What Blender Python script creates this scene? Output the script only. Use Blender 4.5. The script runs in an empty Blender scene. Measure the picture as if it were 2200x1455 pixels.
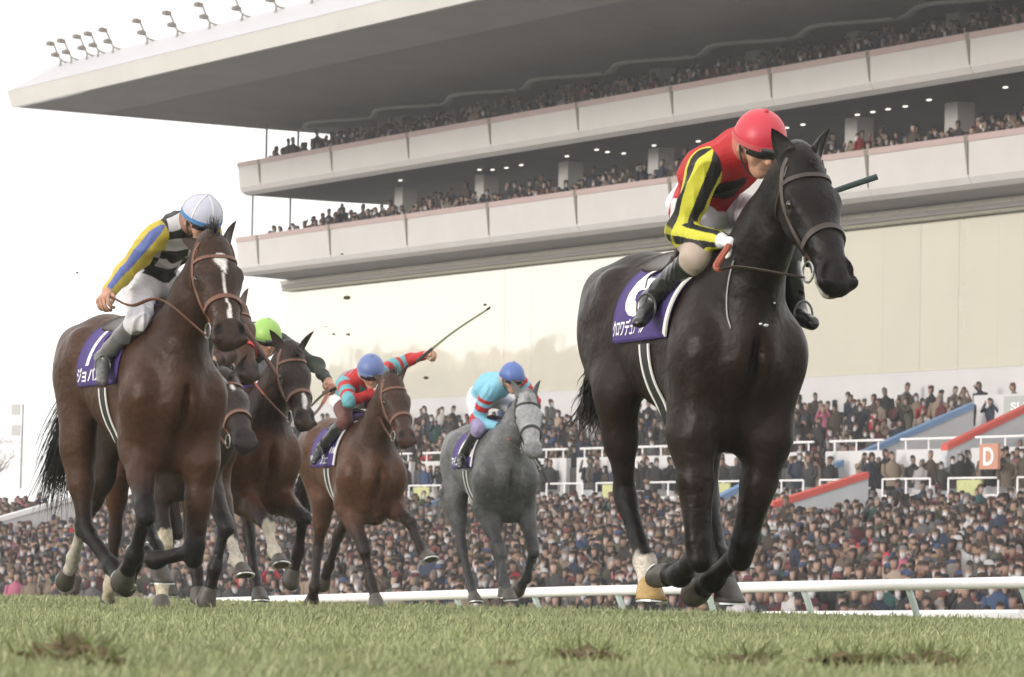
import bpy, bmesh, math, random
import numpy as np
from mathutils import Vector, Matrix

random.seed(7)
RNG = np.random.default_rng(11)
SC = bpy.context.scene
COL = SC.collection

# ------------------------------------------------------------------ camera
FPX, CXP, CYP, CAMZ = 9760.0, 1100.0, 727.5, 0.29      # focal length and centre in photo pixels (2200 x 1455)
PITCH = math.atan((1195 - CYP) / FPX)
ROLL = 0.018
c_f = np.array([0, math.cos(PITCH), math.sin(PITCH)])
c_r0 = np.array([1.0, 0, 0])
c_u0 = np.cross(c_r0, c_f)
c_r = math.cos(ROLL) * c_r0 + math.sin(ROLL) * c_u0
c_u = -math.sin(ROLL) * c_r0 + math.cos(ROLL) * c_u0
cam_d = bpy.data.cameras.new('camera')
cam = bpy.data.objects.new('camera', cam_d)
COL.objects.link(cam)
cam.matrix_world = Matrix(((c_r[0], c_u[0], -c_f[0], 0), (c_r[1], c_u[1], -c_f[1], 0), (c_r[2], c_u[2], -c_f[2], CAMZ), (0, 0, 0, 1)))
cam_d.sensor_width = 36.0
cam_d.lens = FPX / 2200 * 36.0
cam_d.clip_start = 0.5
cam_d.clip_end = 6000
cam_d.dof.use_dof = True
cam_d.dof.focus_distance = 19.0
cam_d.dof.aperture_fstop = 18.0
SC.camera = cam

# ------------------------------------------------------------------ sky, sun, exposure
SUN_EL, SUN_AZ = math.radians(10), math.radians(-128)     # azimuth from +Y, clockwise; the light comes from the left, behind the camera
w = bpy.data.worlds.new('World')
SC.world = w
w.use_nodes = True
nt = w.node_tree
nt.nodes.clear()
sky = nt.nodes.new('ShaderNodeTexSky')
sky.sky_type = 'NISHITA'
sky.sun_disc = False
sky.sun_elevation = SUN_EL
sky.sun_rotation = SUN_AZ
sky.altitude = 30
sky.air_density = 1.0
sky.dust_density = 5.0
sky.ozone_density = 1.0
# a thin white overcast over the whole sky: the same milky veil in every direction
hsv = nt.nodes.new('ShaderNodeHueSaturation')
hsv.inputs['Saturation'].default_value = 0.22
mixw = nt.nodes.new('ShaderNodeMix')
mixw.data_type = 'RGBA'
mixw.inputs[0].default_value = 0.62
mixw.inputs[7].default_value = (13.0, 12.9, 12.5, 1)
bg = nt.nodes.new('ShaderNodeBackground')
bg.inputs['Strength'].default_value = 0.115
ow = nt.nodes.new('ShaderNodeOutputWorld')
nt.links.new(sky.outputs[0], hsv.inputs['Color'])
nt.links.new(hsv.outputs[0], mixw.inputs[6])
nt.links.new(mixw.outputs[2], bg.inputs[0])
nt.links.new(bg.outputs[0], ow.inputs[0])
sun_d = bpy.data.lights.new('sun', 'SUN')
sun_d.energy = 1.5
sun_d.angle = math.radians(14)
sun_d.color = (1.0, 0.93, 0.84)
sun = bpy.data.objects.new('sun', sun_d)
COL.objects.link(sun)
sd = Vector((math.cos(SUN_EL) * math.sin(SUN_AZ), math.cos(SUN_EL) * math.cos(SUN_AZ), math.sin(SUN_EL)))
sun.rotation_euler = sd.to_track_quat('Z', 'Y').to_euler()
SC.view_settings.view_transform = 'Standard'
SC.view_settings.look = 'None'
SC.view_settings.exposure = 0.8
SC.view_settings.gamma = 1.0
SC.view_settings.use_curve_mapping = False

# ------------------------------------------------------------------ helpers
CAMP = np.array([0, 0, CAMZ])
UX, UY = -0.4436, 0.8962                 # direction along the grandstand, away from the camera
NX, NY = 0.8962, 0.4436                  # direction into the grandstand


def S(s, wd, z):
    """stand coordinates (along, into, up) to world"""
    return np.array([UX * s + NX * wd, UY * s + NY * wd, z])


def ray(px, py):
    return c_f + (px - CXP) / FPX * c_r - (py - CYP) / FPX * c_u


def at_w(px, py, wd):
    """the place on the vertical plane `wd` metres into the stand that is seen at a photo pixel: (s, z)"""
    d = ray(px, py)
    t = wd / (d[0] * NX + d[1] * NY)
    p = CAMP + d * t
    return p[0] * UX + p[1] * UY, p[2]


def at_y(px, py, Y):
    d = ray(px, py)
    return CAMP + d * (Y / d[1])


def w_on_s(px, py, s):
    """(w, z) of the point seen at a pixel on the plane at distance s along the stand"""
    d = ray(px, py)
    t = s / (d[0] * UX + d[1] * UY)
    p = CAMP + d * t
    return p[0] * NX + p[1] * NY, p[2]


def at_z(px, py, z):
    d = ray(px, py)
    p = CAMP + d * ((z - CAMZ) / d[2])
    return p[0] * UX + p[1] * UY, p[0] * NX + p[1] * NY


def project(P):
    d = np.asarray(P, float) - CAMP
    return CXP + FPX * (d @ c_r) / (d @ c_f), CYP - FPX * (d @ c_u) / (d @ c_f)


def mesh_obj(name, verts, faces, mat=None, parent=None, smooth=False, mats=None, fmat=None):
    me = bpy.data.meshes.new(name)
    me.from_pydata([tuple(map(float, v)) for v in verts], [], [tuple(map(int, f)) for f in faces])
    if mats:
        for m in mats:
            me.materials.append(m)
        if fmat is not None:
            me.polygons.foreach_set('material_index', np.asarray(fmat, dtype=np.int32))
    elif mat:
        me.materials.append(mat)
    if smooth:
        me.polygons.foreach_set('use_smooth', np.ones(len(me.polygons), dtype=bool))
    me.update()
    o = bpy.data.objects.new(name, me)
    COL.objects.link(o)
    if parent is not None:
        o.parent = parent
    return o


def mesh_np(name, V, Q, mat=None, parent=None, smooth=True, color=None, nside=4):
    """fast mesh from arrays; Q is (M, nside)"""
    me = bpy.data.meshes.new(name)
    V = np.asarray(V, dtype=np.float32)
    Q = np.asarray(Q, dtype=np.int32)
    M = len(Q)
    me.vertices.add(len(V))
    me.vertices.foreach_set('co', V.ravel())
    me.loops.add(M * nside)
    me.loops.foreach_set('vertex_index', Q.ravel())
    me.polygons.add(M)
    me.polygons.foreach_set('loop_start', np.arange(0, M * nside, nside, dtype=np.int32))
    if smooth:
        me.polygons.foreach_set('use_smooth', np.ones(M, dtype=bool))
    if color is not None:
        ca = me.color_attributes.new('Col', 'FLOAT_COLOR', 'POINT')
        c4 = np.ones((len(V), 4), dtype=np.float32)
        c4[:, :3] = color
        ca.data.foreach_set('color', c4.ravel())
    me.update(calc_edges=True)
    me.validate()
    if mat:
        me.materials.append(mat)
    o = bpy.data.objects.new(name, me)
    COL.objects.link(o)
    if parent is not None:
        o.parent = parent
    return o


def empty(name, loc=(0, 0, 0), rotz=0.0):
    o = bpy.data.objects.new(name, None)
    COL.objects.link(o)
    o.location = loc
    o.rotation_euler = (0, 0, rotz)
    o.empty_display_size = 0.2
    return o


def tag(o, label=None, cat=None, group=None, kind=None):
    if label:
        o['label'] = label
    if cat:
        o['category'] = cat
    if group:
        o['group'] = group
    if kind:
        o['kind'] = kind
    return o


_M = {}


def mat(name, col, rough=0.6, spec=0.5, metal=0.0, noise=0.0, nscale=8.0, bump=0.0, bscale=60.0, attr=False, sheen=0.0, coat=0.0, emit=None, estr=0.0):
    if name in _M:
        return _M[name]
    m = bpy.data.materials.new(name)
    m.use_nodes = True
    t = m.node_tree
    b = t.nodes['Principled BSDF']
    b.inputs['Roughness'].default_value = rough
    b.inputs['Specular IOR Level'].default_value = spec
    b.inputs['Metallic'].default_value = metal
    b.inputs['Sheen Weight'].default_value = sheen
    b.inputs['Coat Weight'].default_value = coat
    tc = t.nodes.new('ShaderNodeTexCoord')
    src = None
    if attr:
        a = t.nodes.new('ShaderNodeAttribute')
        a.attribute_name = 'Col'
        src = a.outputs['Color']
    else:
        b.inputs['Base Color'].default_value = (*col, 1)
    if noise > 0:
        n = t.nodes.new('ShaderNodeTexNoise')
        n.inputs['Scale'].default_value = nscale
        n.inputs['Detail'].default_value = 6
        n.inputs['Roughness'].default_value = 0.65
        t.links.new(tc.outputs['Object'], n.inputs['Vector'])
        mr = t.nodes.new('ShaderNodeMapRange')
        mr.inputs[1].default_value = 0.25
        mr.inputs[2].default_value = 0.75
        mr.inputs[3].default_value = 1 - noise
        mr.inputs[4].default_value = 1 + noise
        t.links.new(n.outputs[0], mr.inputs[0])
        mx = t.nodes.new('ShaderNodeMix')
        mx.data_type = 'RGBA'
        mx.blend_type = 'MULTIPLY'
        mx.inputs[0].default_value = 1
        if src:
            t.links.new(src, mx.inputs[6])
        else:
            mx.inputs[6].default_value = (*col, 1)
        t.links.new(mr.outputs[0], mx.inputs[7])
        src = mx.outputs[2]
    if src:
        t.links.new(src, b.inputs['Base Color'])
    if bump > 0:
        n2 = t.nodes.new('ShaderNodeTexNoise')
        n2.inputs['Scale'].default_value = bscale
        n2.inputs['Detail'].default_value = 5
        t.links.new(tc.outputs['Object'], n2.inputs['Vector'])
        bp = t.nodes.new('ShaderNodeBump')
        bp.inputs['Strength'].default_value = bump
        bp.inputs['Distance'].default_value = 0.01
        t.links.new(n2.outputs[0], bp.inputs['Height'])
        t.links.new(bp.outputs[0], b.inputs['Normal'])
    if emit:
        b.inputs['Emission Color'].default_value = (*emit, 1)
        b.inputs['Emission Strength'].default_value = estr
    _M[name] = m
    return m


def nrm(v):
    v = np.asarray(v, float)
    return v / (np.linalg.norm(v) + 1e-12)


def box_vf(x0, x1, y0, y1, z0, z1):
    v = [(x, y, z) for x in (x0, x1) for y in (y0, y1) for z in (z0, z1)]
    f = [(0, 1, 3, 2), (4, 6, 7, 5), (0, 4, 5, 1), (2, 3, 7, 6), (0, 2, 6, 4), (1, 5, 7, 3)]
    return v, f


def tube_vf(pts, radii, n=8, cap=True, up=None, flat=1.0):
    """tube through points with a radius each"""
    pts = np.asarray(pts, float)
    radii = np.broadcast_to(np.asarray(radii, float), (len(pts),))
    V, Fc = [], []
    tang = np.gradient(pts, axis=0)
    ref = np.array(up if up is not None else (0.13, 0.31, 0.94), float)
    for i, p in enumerate(pts):
        t = nrm(tang[i])
        a = np.cross(t, ref)
        if np.linalg.norm(a) < 1e-4:
            a = np.cross(t, (1, 0, 0))
        a = nrm(a)
        b = np.cross(a, t)
        for k in range(n):
            an = 2 * math.pi * k / n
            V.append(p + radii[i] * (math.cos(an) * a + flat * math.sin(an) * b))
    for i in range(len(pts) - 1):
        for k in range(n):
            k2 = (k + 1) % n
            Fc.append((i * n + k, i * n + k2, (i + 1) * n + k2, (i + 1) * n + k))
    if cap:
        Fc.append(tuple(range(n))[::-1])
        Fc.append(tuple((len(pts) - 1) * n + k for k in range(n)))
    return V, Fc


class MB:
    """collects shapes for one mesh"""
    def __init__(s):
        s.v, s.f = [], []

    def add(s, vf):
        o = len(s.v)
        s.v += list(vf[0])
        s.f += [tuple(i + o for i in q) for q in vf[1]]
        return s

    def box(s, *a):
        return s.add(box_vf(*a))

    def tube(s, *a, **k):
        return s.add(tube_vf(*a, **k))

    def build(s, name, m=None, parent=None, smooth=False):
        return mesh_obj(name, s.v, s.f, m, parent, smooth)
# ------------------------------------------------------------------ smooth bodies: a field of blended tapered limbs, turned into one surface
class Field:
    def __init__(s):
        s.p = []

    def cap(s, a, b, ra, rb, k=0.04, ca=(1, 1, 1), cb=None, lat=(0, 1, 0), sub=False, fn=None, wt=1.0):
        a, b = np.asarray(a, float), np.asarray(b, float)
        if np.linalg.norm(b - a) < 1e-6:
            b = a + np.array([1e-5, 0, 0])
        ra = ra if isinstance(ra, tuple) else (ra, ra)
        rb = rb if isinstance(rb, tuple) else (rb, rb)
        ax = nrm(b - a)
        lt = np.asarray(lat, float)
        lt = lt - ax * (lt @ ax) * (1 if np.linalg.norm(b - a) > 1e-3 else 0)
        lt = nrm(lt)
        s.p.append(dict(a=a, b=b, ra=ra, rb=rb, k=k, ca=np.array(ca, float), cb=np.array(cb if cb is not None else ca, float), lat=lt, sub=sub, fn=fn, wt=wt))
        return s

    def ball(s, c, r, **kw):
        return s.cap(c, c, r, r, **kw)

    @staticmethod
    def dist(q, P):
        dt = P.dtype if P.dtype == np.float32 else np.float64
        ab = (q['b'] - q['a']).astype(dt)
        L2 = ab @ ab
        d = P - q['a'].astype(dt)
        t = np.clip((d @ ab) / L2, 0, 1)
        d = d - t[..., None] * ab
        dl = d @ q['lat'].astype(dt)
        n2 = (d * d).sum(-1)
        dp2 = np.maximum(n2 - dl * dl, 0)
        rl = q['ra'][0] + (q['rb'][0] - q['ra'][0]) * t
        rp = q['ra'][1] + (q['rb'][1] - q['ra'][1]) * t
        n = np.sqrt((dl / rl) ** 2 + dp2 / (rp * rp)) + 1e-5
        L = np.sqrt(n2)
        dd = np.where(n > 2e-3, L - L / n, -np.minimum(rl, rp))
        return dd, t

    def bounds(s):
        lo = np.full(3, 1e9)
        hi = np.full(3, -1e9)
        for q in s.p:
            if q['sub']:
                continue
            r = max(q['ra'] + q['rb'])
            lo = np.minimum(lo, np.minimum(q['a'], q['b']) - r)
            hi = np.maximum(hi, np.maximum(q['a'], q['b']) + r)
        return lo, hi

    def value(s, P):
        P = np.asarray(P, float)
        D = np.full(P.shape[:-1], 1.0)
        for q in s.p:
            d, _ = s.dist(q, P)
            D = s.comb(D, d, q)
        return D

    @staticmethod
    def comb(D, d, q):
        k = q['k']
        if q['sub']:
            d = -d
            h = np.maximum(k - np.abs(D - d), 0) / k
            return np.maximum(D, d) + h * h * k * 0.25
        h = np.maximum(k - np.abs(D - d), 0) / k
        return np.minimum(D, d) - h * h * k * 0.25

    def surface(s, vox):
        lo, hi = s.bounds()
        lo = lo - 3 * vox
        hi = hi + 3 * vox
        n = np.ceil((hi - lo) / vox).astype(int) + 1
        ax = [(lo[i] + vox * np.arange(n[i])).astype(np.float32) for i in range(3)]
        G = np.full(n, 1.0, dtype=np.float32)
        for q in s.p:
            r = max(q['ra'] + q['rb']) + q['k'] + 2 * vox
            b0 = np.minimum(q['a'], q['b']) - r
            b1 = np.maximum(q['a'], q['b']) + r
            i0 = np.clip(np.floor((b0 - lo) / vox).astype(int), 0, n)
            i1 = np.clip(np.ceil((b1 - lo) / vox).astype(int) + 1, 0, n)
            if np.any(i1 <= i0):
                continue
            sl = tuple(slice(i0[i], i1[i]) for i in range(3))
            X = np.stack(np.meshgrid(ax[0][sl[0]], ax[1][sl[1]], ax[2][sl[2]], indexing='ij'), -1).astype(np.float32)
            d, _ = s.dist(q, X)
            G[sl] = s.comb(G[sl], d, q).astype(np.float32)
        return surface_nets(G, lo, vox)

    def colors(s, V, sharp=0.012):
        W = np.zeros(len(V))
        Cc = np.zeros((len(V), 3))
        ds = []
        for q in s.p:
            d, t = s.dist(q, V)
            ds.append((np.abs(d) if q['sub'] else d, t))
        mn = np.min([d for d, _ in ds], 0)
        for q, (d, t) in zip(s.p, ds):
            wgt = np.exp(-np.clip((d - mn) / sharp, 0, 40)) * q['wt']
            if q['fn'] is not None:
                c = q['fn'](V, t)
            else:
                c = q['ca'] + (q['cb'] - q['ca']) * t[:, None]
            W += wgt
            Cc += wgt[:, None] * c
        return Cc / W[:, None]

    def shoot(s, o, d, far=0.6, n=60):
        """first surface point met when coming in from outside along -d towards o; arrays allowed"""
        o, d = np.atleast_2d(np.asarray(o, float)), np.atleast_2d(np.asarray(d, float))
        d = d / np.linalg.norm(d, axis=1, keepdims=True)
        t = np.full(max(len(o), len(d)), far)
        for _ in range(n):
            v = s.value(o + d * t[:, None])
            t = np.maximum(t - np.clip(v * 0.8, -0.03, 0.1), 0.0)
        return o + d * t[:, None]


def surface_nets(G, lo, vox):
    neg = G < 0
    c = [neg[i:neg.shape[0] - 1 + i, j:neg.shape[1] - 1 + j, k:neg.shape[2] - 1 + k] for i in (0, 1) for j in (0, 1) for k in (0, 1)]
    sm = sum(x.astype(np.int8) for x in c)
    act = (sm > 0) & (sm < 8)
    I = np.argwhere(act)
    idx = np.full(act.shape, -1, dtype=np.int64)
    idx[act] = np.arange(len(I))
    off = np.array([(i, j, k) for i in (0, 1) for j in (0, 1) for k in (0, 1)])
    cv = np.stack([G[I[:, 0] + o[0], I[:, 1] + o[1], I[:, 2] + o[2]] for o in off], 1).astype(np.float64)
    acc = np.zeros((len(I), 3))
    cnt = np.zeros(len(I))
    for a in range(8):
        for b in range(a + 1, 8):
            if np.abs(off[a] - off[b]).sum() != 1:
                continue
            m = (cv[:, a] < 0) != (cv[:, b] < 0)
            t = cv[m, a] / (cv[m, a] - cv[m, b])
            acc[m] += off[a] + t[:, None] * (off[b] - off[a])
            cnt[m] += 1
    V = lo + vox * (I + acc / cnt[:, None])
    Q = []
    for axis in range(3):
        s0 = [slice(None)] * 3
        s1 = [slice(None)] * 3
        s0[axis] = slice(0, -1)
        s1[axis] = slice(1, None)
        e = neg[tuple(s0)] != neg[tuple(s1)]
        E = np.argwhere(e)
        u, v = (axis + 1) % 3, (axis + 2) % 3
        ok = (E[:, u] > 0) & (E[:, v] > 0) & (E[:, u] < neg.shape[u] - 1) & (E[:, v] < neg.shape[v] - 1)
        E = E[ok]
        du = np.zeros(3, int)
        du[u] = 1
        dv = np.zeros(3, int)
        dv[v] = 1
        q = np.stack([idx[tuple((E - du - dv).T)], idx[tuple((E - dv).T)], idx[tuple(E.T)], idx[tuple((E - du).T)]], 1)
        inside = neg[tuple(E.T)]
        q[~inside] = q[~inside][:, ::-1]
        Q.append(q)
    Q = np.concatenate(Q)
    Q = Q[(Q >= 0).all(1)]
    # one relaxation pass to take the steps out
    for _ in range(2):
        acc = np.zeros_like(V)
        cnt = np.zeros(len(V))
        for a in range(4):
            b = (a + 1) % 4
            np.add.at(acc, Q[:, a], V[Q[:, b]])
            np.add.at(acc, Q[:, b], V[Q[:, a]])
            np.add.at(cnt, Q[:, a], 1)
            np.add.at(cnt, Q[:, b], 1)
        V = V * 0.5 + 0.5 * acc / np.maximum(cnt, 1)[:, None]
    return V, Q
# joint positions in each horse's own frame (x forward, y left, z up) and where it gallops
POSES = {
    'lead': {
        'O': (0.814, 18.448, -0.029), 'head': -1.277,
        'RF': {'sh': (0.33, -0.17, 1.12), 'el': (0.29, -0.18, 0.802), 'kn': (0.325, -0.154, 0.353), 'ft': (0.076, -0.146, 0.249), 'ho': (-0.054, -0.152, 0.255)},
        'LF': {'sh': (0.33, 0.17, 1.12), 'el': (0.277, 0.148, 0.802), 'kn': (0.197, 0.074, 0.361), 'ft': (-0.037, 0.034, 0.232), 'ho': (-0.165, 0.035, 0.208)},
        'RH': {'hip': (-0.88, -0.15, 1.27), 'st': (-0.628, -0.199, 1.018), 'hk': (-0.701, -0.128, 0.579), 'ft': (-0.446, -0.123, 0.31), 'ho': (-0.351, -0.136, 0.208)},
        'LH': {'hip': (-0.88, 0.15, 1.27), 'st': (-0.613, 0.199, 1.033), 'hk': (-0.551, 0.185, 0.588), 'ft': (-0.293, 0.153, 0.325), 'ho': (-0.208, 0.15, 0.214)},
        'HD': {'nb': (0.16, 0, 1.36), 'po': (0.843, 0.075, 1.881), 'mu': (1.141, 0.126, 1.408)},
        'J': {'pe': (-0.157, -0.029, 1.775), 'nk': (0.252, 0.006, 1.983), 'hd': (0.441, 0.032, 1.974), 'sR': (0.28, -0.136, 1.892), 'sL': (0.218, 0.173, 1.979), 'eR': (0.186, -0.207, 1.631), 'eL': (0.063, 0.311, 1.791), 'wR': (0.41, -0.107, 1.586), 'wL': (0.233, 0.133, 1.747), 'hR': (-0.054, -0.069, 1.717), 'hL': (-0.179, 0.088, 1.781), 'kR': (0.289, -0.173, 1.526), 'kL': (0.178, 0.239, 1.682), 'aR': (-0.033, -0.254, 1.373), 'aL': (0.091, 0.326, 1.333), 'tR': (0.076, -0.328, 1.282), 'tL': (0.242, 0.329, 1.287)},
    },
    'bay': {
        'O': (-1.87, 23.846, -0.058), 'head': -1.181,
        'RF': {'sh': (0.33, -0.17, 1.12), 'el': (0.164, -0.138, 0.854), 'kn': (0.477, -0.189, 0.541), 'ft': (0.335, -0.199, 0.307), 'ho': (0.225, -0.202, 0.236)},
        'LF': {'sh': (0.33, 0.17, 1.12), 'el': (0.302, 0.163, 0.8), 'kn': (0.286, 0.141, 0.34), 'ft': (0.059, 0.004, 0.288), 'ho': (-0.063, -0.015, 0.329)},
        'RH': {'hip': (-0.88, -0.15, 1.27), 'st': (-0.791, -0.172, 0.912), 'hk': (-0.721, -0.145, 0.458), 'ft': (-0.411, -0.084, 0.261), 'ho': (-0.29, -0.081, 0.19)},
        'LH': {'hip': (-0.88, 0.15, 1.27), 'st': (-0.606, 0.199, 1.041), 'hk': (-0.589, 0.13, 0.597), 'ft': (-0.308, 0.12, 0.356), 'ho': (-0.223, 0.12, 0.244)},
        'HD': {'nb': (0.16, 0, 1.36), 'po': (0.828, 0.035, 1.904), 'mu': (1.127, 0.039, 1.429)},
        'J': {'pe': (-0.149, -0.012, 1.791), 'nk': (0.227, 0.05, 2.051), 'hd': (0.411, 0.101, 2.059), 'sR': (0.271, -0.097, 1.98), 'sL': (0.176, 0.212, 2.046), 'eR': (0.113, -0.22, 1.784), 'eL': (0.065, 0.31, 1.808), 'wR': (0.281, -0.361, 1.664), 'wL': (0.232, 0.133, 1.75), 'hR': (-0.057, -0.065, 1.729), 'hL': (-0.182, 0.1, 1.769), 'kR': (0.277, -0.184, 1.537), 'kL': (0.154, 0.24, 1.603), 'aR': (-0.026, -0.278, 1.352), 'aL': (-0.102, 0.3, 1.342), 'tR': (0.082, -0.315, 1.239), 'tL': (0.022, 0.34, 1.249)},
    },
    'dark': {
        'O': (-2.091, 28.346, -0.159), 'head': -1.181,
        'RF': {'sh': (0.33, -0.17, 1.12), 'el': (0.081, -0.17, 0.935), 'kn': (0.241, -0.133, 0.517), 'ft': (0.222, -0.134, 0.243), 'ho': (0.297, -0.161, 0.141)},
        'LF': {'sh': (0.33, 0.17, 1.12), 'el': (0.098, 0.17, 0.914), 'kn': (0.43, 0.199, 0.612), 'ft': (0.382, 0.153, 0.342), 'ho': (0.346, 0.13, 0.215)},
        'RH': {'hip': (-0.88, -0.15, 1.27), 'st': (-0.913, -0.199, 0.914), 'hk': (-1.221, -0.215, 0.585), 'ft': (-1.53, -0.176, 0.385), 'ho': (-1.636, -0.179, 0.293)},
        'LH': {'hip': (-0.88, 0.15, 1.27), 'st': (-0.678, 0.199, 0.976), 'hk': (-0.992, 0.14, 0.66), 'ft': (-1.196, 0.14, 0.351), 'ho': (-1.306, 0.14, 0.265)},
        'HD': {'nb': (0.16, 0, 1.36), 'po': (1.008, -0.017, 1.497), 'mu': (1.415, -0.007, 1.113)},
        'J': {'pe': (-0.23, -0, 1.691), 'nk': (0.149, 0, 1.95), 'hd': (0.331, 0, 2.002), 'sR': (0.153, -0.165, 1.907), 'sL': (0.153, 0.165, 1.907), 'eR': (0.106, -0.31, 1.673), 'eL': (0.106, 0.31, 1.673), 'wR': (0.278, -0.134, 1.628), 'wL': (0.278, 0.134, 1.628), 'hR': (-0.173, -0.105, 1.68), 'hL': (-0.173, 0.105, 1.68), 'kR': (0.163, -0.239, 1.509), 'kL': (0.163, 0.239, 1.509), 'aR': (-0.055, -0.3, 1.217), 'aL': (-0.055, 0.3, 1.217), 'tR': (0.072, -0.34, 1.129), 'tL': (0.072, 0.34, 1.129)},
    },
    'third': {
        'O': (-2.152, 29.946, -0.108), 'head': -1.181,
        'RF': {'sh': (0.33, -0.17, 1.12), 'el': (0.091, -0.17, 0.923), 'kn': (0.326, -0.15, 0.539), 'ft': (0.105, -0.15, 0.384), 'ho': (-0.018, -0.15, 0.426)},
        'LF': {'sh': (0.33, 0.17, 1.12), 'el': (0.161, 0.17, 0.86), 'kn': (0.44, 0.191, 0.507), 'ft': (0.658, 0.159, 0.352), 'ho': (0.77, 0.155, 0.286)},
        'RH': {'hip': (-0.88, -0.15, 1.27), 'st': (-0.809, -0.196, 0.919), 'hk': (-0.999, -0.143, 0.514), 'ft': (-1.051, -0.154, 0.147), 'ho': (-1.155, -0.139, 0.056)},
        'LH': {'hip': (-0.88, 0.15, 1.27), 'st': (-0.646, 0.199, 1.001), 'hk': (-0.912, 0.14, 0.643), 'ft': (-0.807, 0.14, 0.288), 'ho': (-0.731, 0.14, 0.17)},
        'HD': {'nb': (0.16, 0, 1.36), 'po': (0.753, 0.08, 1.982), 'mu': (1.099, 0.081, 1.54)},
        'J': {'pe': (-0.23, -0, 1.691), 'nk': (0.149, 0, 1.95), 'hd': (0.331, 0, 2.002), 'sR': (0.153, -0.165, 1.907), 'sL': (0.153, 0.165, 1.907), 'eR': (0.106, -0.31, 1.673), 'eL': (0.106, 0.31, 1.673), 'wR': (0.278, -0.134, 1.628), 'wL': (0.278, 0.134, 1.628), 'hR': (-0.173, -0.105, 1.68), 'hL': (-0.173, 0.105, 1.68), 'kR': (0.163, -0.239, 1.509), 'kL': (0.163, 0.239, 1.509), 'aR': (-0.055, -0.3, 1.217), 'aL': (-0.055, 0.3, 1.217), 'tR': (0.072, -0.34, 1.129), 'tL': (0.072, 0.34, 1.129)},
    },
    'green': {
        'O': (-1.82, 31.547, -0.191), 'head': -1.1984,
        'RF': {'sh': (0.33, -0.17, 1.12), 'el': (0.251, -0.107, 0.832), 'kn': (0.672, -0.071, 0.675), 'ft': (0.865, -0.078, 0.484), 'ho': (0.982, -0.087, 0.429)},
        'LF': {'sh': (0.33, 0.17, 1.12), 'el': (0.189, 0.171, 0.844), 'kn': (0.622, 0.207, 0.722), 'ft': (0.503, 0.216, 0.481), 'ho': (0.457, 0.196, 0.361)},
        'RH': {'hip': (-0.88, -0.15, 1.27), 'st': (-0.638, -0.199, 1.007), 'hk': (-0.893, -0.14, 0.641), 'ft': (-0.675, -0.14, 0.342), 'ho': (-0.639, -0.14, 0.207)},
        'LH': {'hip': (-0.88, 0.15, 1.27), 'st': (-0.62, 0.199, 1.025), 'hk': (-0.424, 0.158, 0.622), 'ft': (-0.251, 0.154, 0.294), 'ho': (-0.149, 0.148, 0.199)},
        'HD': {'nb': (0.16, 0, 1.36), 'po': (0.872, 0.016, 1.844), 'mu': (1.161, 0.04, 1.364)},
        'J': {'pe': (-0.284, 0.006, 1.817), 'nk': (0.141, 0.03, 1.993), 'hd': (0.326, 0.01, 1.949), 'sR': (0.12, -0.137, 2.007), 'sL': (0.136, 0.185, 1.927), 'eR': (0.057, -0.308, 1.795), 'eL': (0.244, 0.401, 1.782), 'wR': (0.23, -0.134, 1.748), 'wL': (0.458, 0.424, 1.656), 'hR': (-0.23, -0.1, 1.802), 'hL': (-0.225, 0.109, 1.801), 'kR': (0.106, -0.239, 1.634), 'kL': (0.112, 0.239, 1.63), 'aR': (-0.106, -0.3, 1.336), 'aL': (-0.105, 0.3, 1.337), 'tR': (0.022, -0.34, 1.249), 'tL': (0.022, 0.34, 1.249)},
    },
    'blue': {
        'O': (-1.191, 36.347, -0.228), 'head': -1.2508,
        'RF': {'sh': (0.33, -0.17, 1.12), 'el': (0.122, -0.146, 0.895), 'kn': (0.424, -0.087, 0.563), 'ft': (0.482, -0.037, 0.297), 'ho': (0.543, -0.023, 0.181)},
        'LF': {'sh': (0.33, 0.17, 1.12), 'el': (0.124, 0.228, 0.902), 'kn': (0.56, 0.243, 0.78), 'ft': (0.727, 0.297, 0.57), 'ho': (0.846, 0.305, 0.515)},
        'RH': {'hip': (-0.88, -0.15, 1.27), 'st': (-0.699, -0.099, 0.96), 'hk': (-0.887, -0.088, 0.55), 'ft': (-0.702, -0.161, 0.24), 'ho': (-0.815, -0.146, 0.159)},
        'LH': {'hip': (-0.88, 0.15, 1.27), 'st': (-0.732, 0.199, 0.946), 'hk': (-1.08, 0.14, 0.666), 'ft': (-1.343, 0.14, 0.406), 'ho': (-1.452, 0.14, 0.318)},
        'HD': {'nb': (0.16, 0, 1.36), 'po': (0.85, 0.001, 1.876), 'mu': (1.164, 0.043, 1.414)},
        'J': {'pe': (-0.295, -0.05, 1.766), 'nk': (0.127, -0.042, 1.944), 'hd': (0.314, -0.026, 1.963), 'sR': (0.144, -0.183, 1.847), 'sL': (0.101, 0.126, 1.965), 'eR': (0.388, -0.222, 1.717), 'eL': (0.006, 0.366, 2.072), 'wR': (0.313, 0.005, 1.789), 'wL': (0.232, 0.463, 2.114), 'hR': (-0.197, -0.116, 1.734), 'hL': (-0.28, 0.07, 1.783), 'kR': (0.164, -0.18, 1.57), 'kL': (0.059, 0.238, 1.653), 'aR': (-0.12, -0.294, 1.362), 'aL': (-0.109, 0.3, 1.33), 'tR': (-0.036, -0.373, 1.253), 'tL': (0.023, 0.34, 1.248)},
    },
    'grey': {
        'O': (-0.111, 39.048, -0.174), 'head': -1.3206,
        'RF': {'sh': (0.33, -0.17, 1.12), 'el': (0.168, -0.143, 0.858), 'kn': (0.439, -0.066, 0.506), 'ft': (0.539, -0.051, 0.256), 'ho': (0.624, -0.039, 0.16)},
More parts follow.
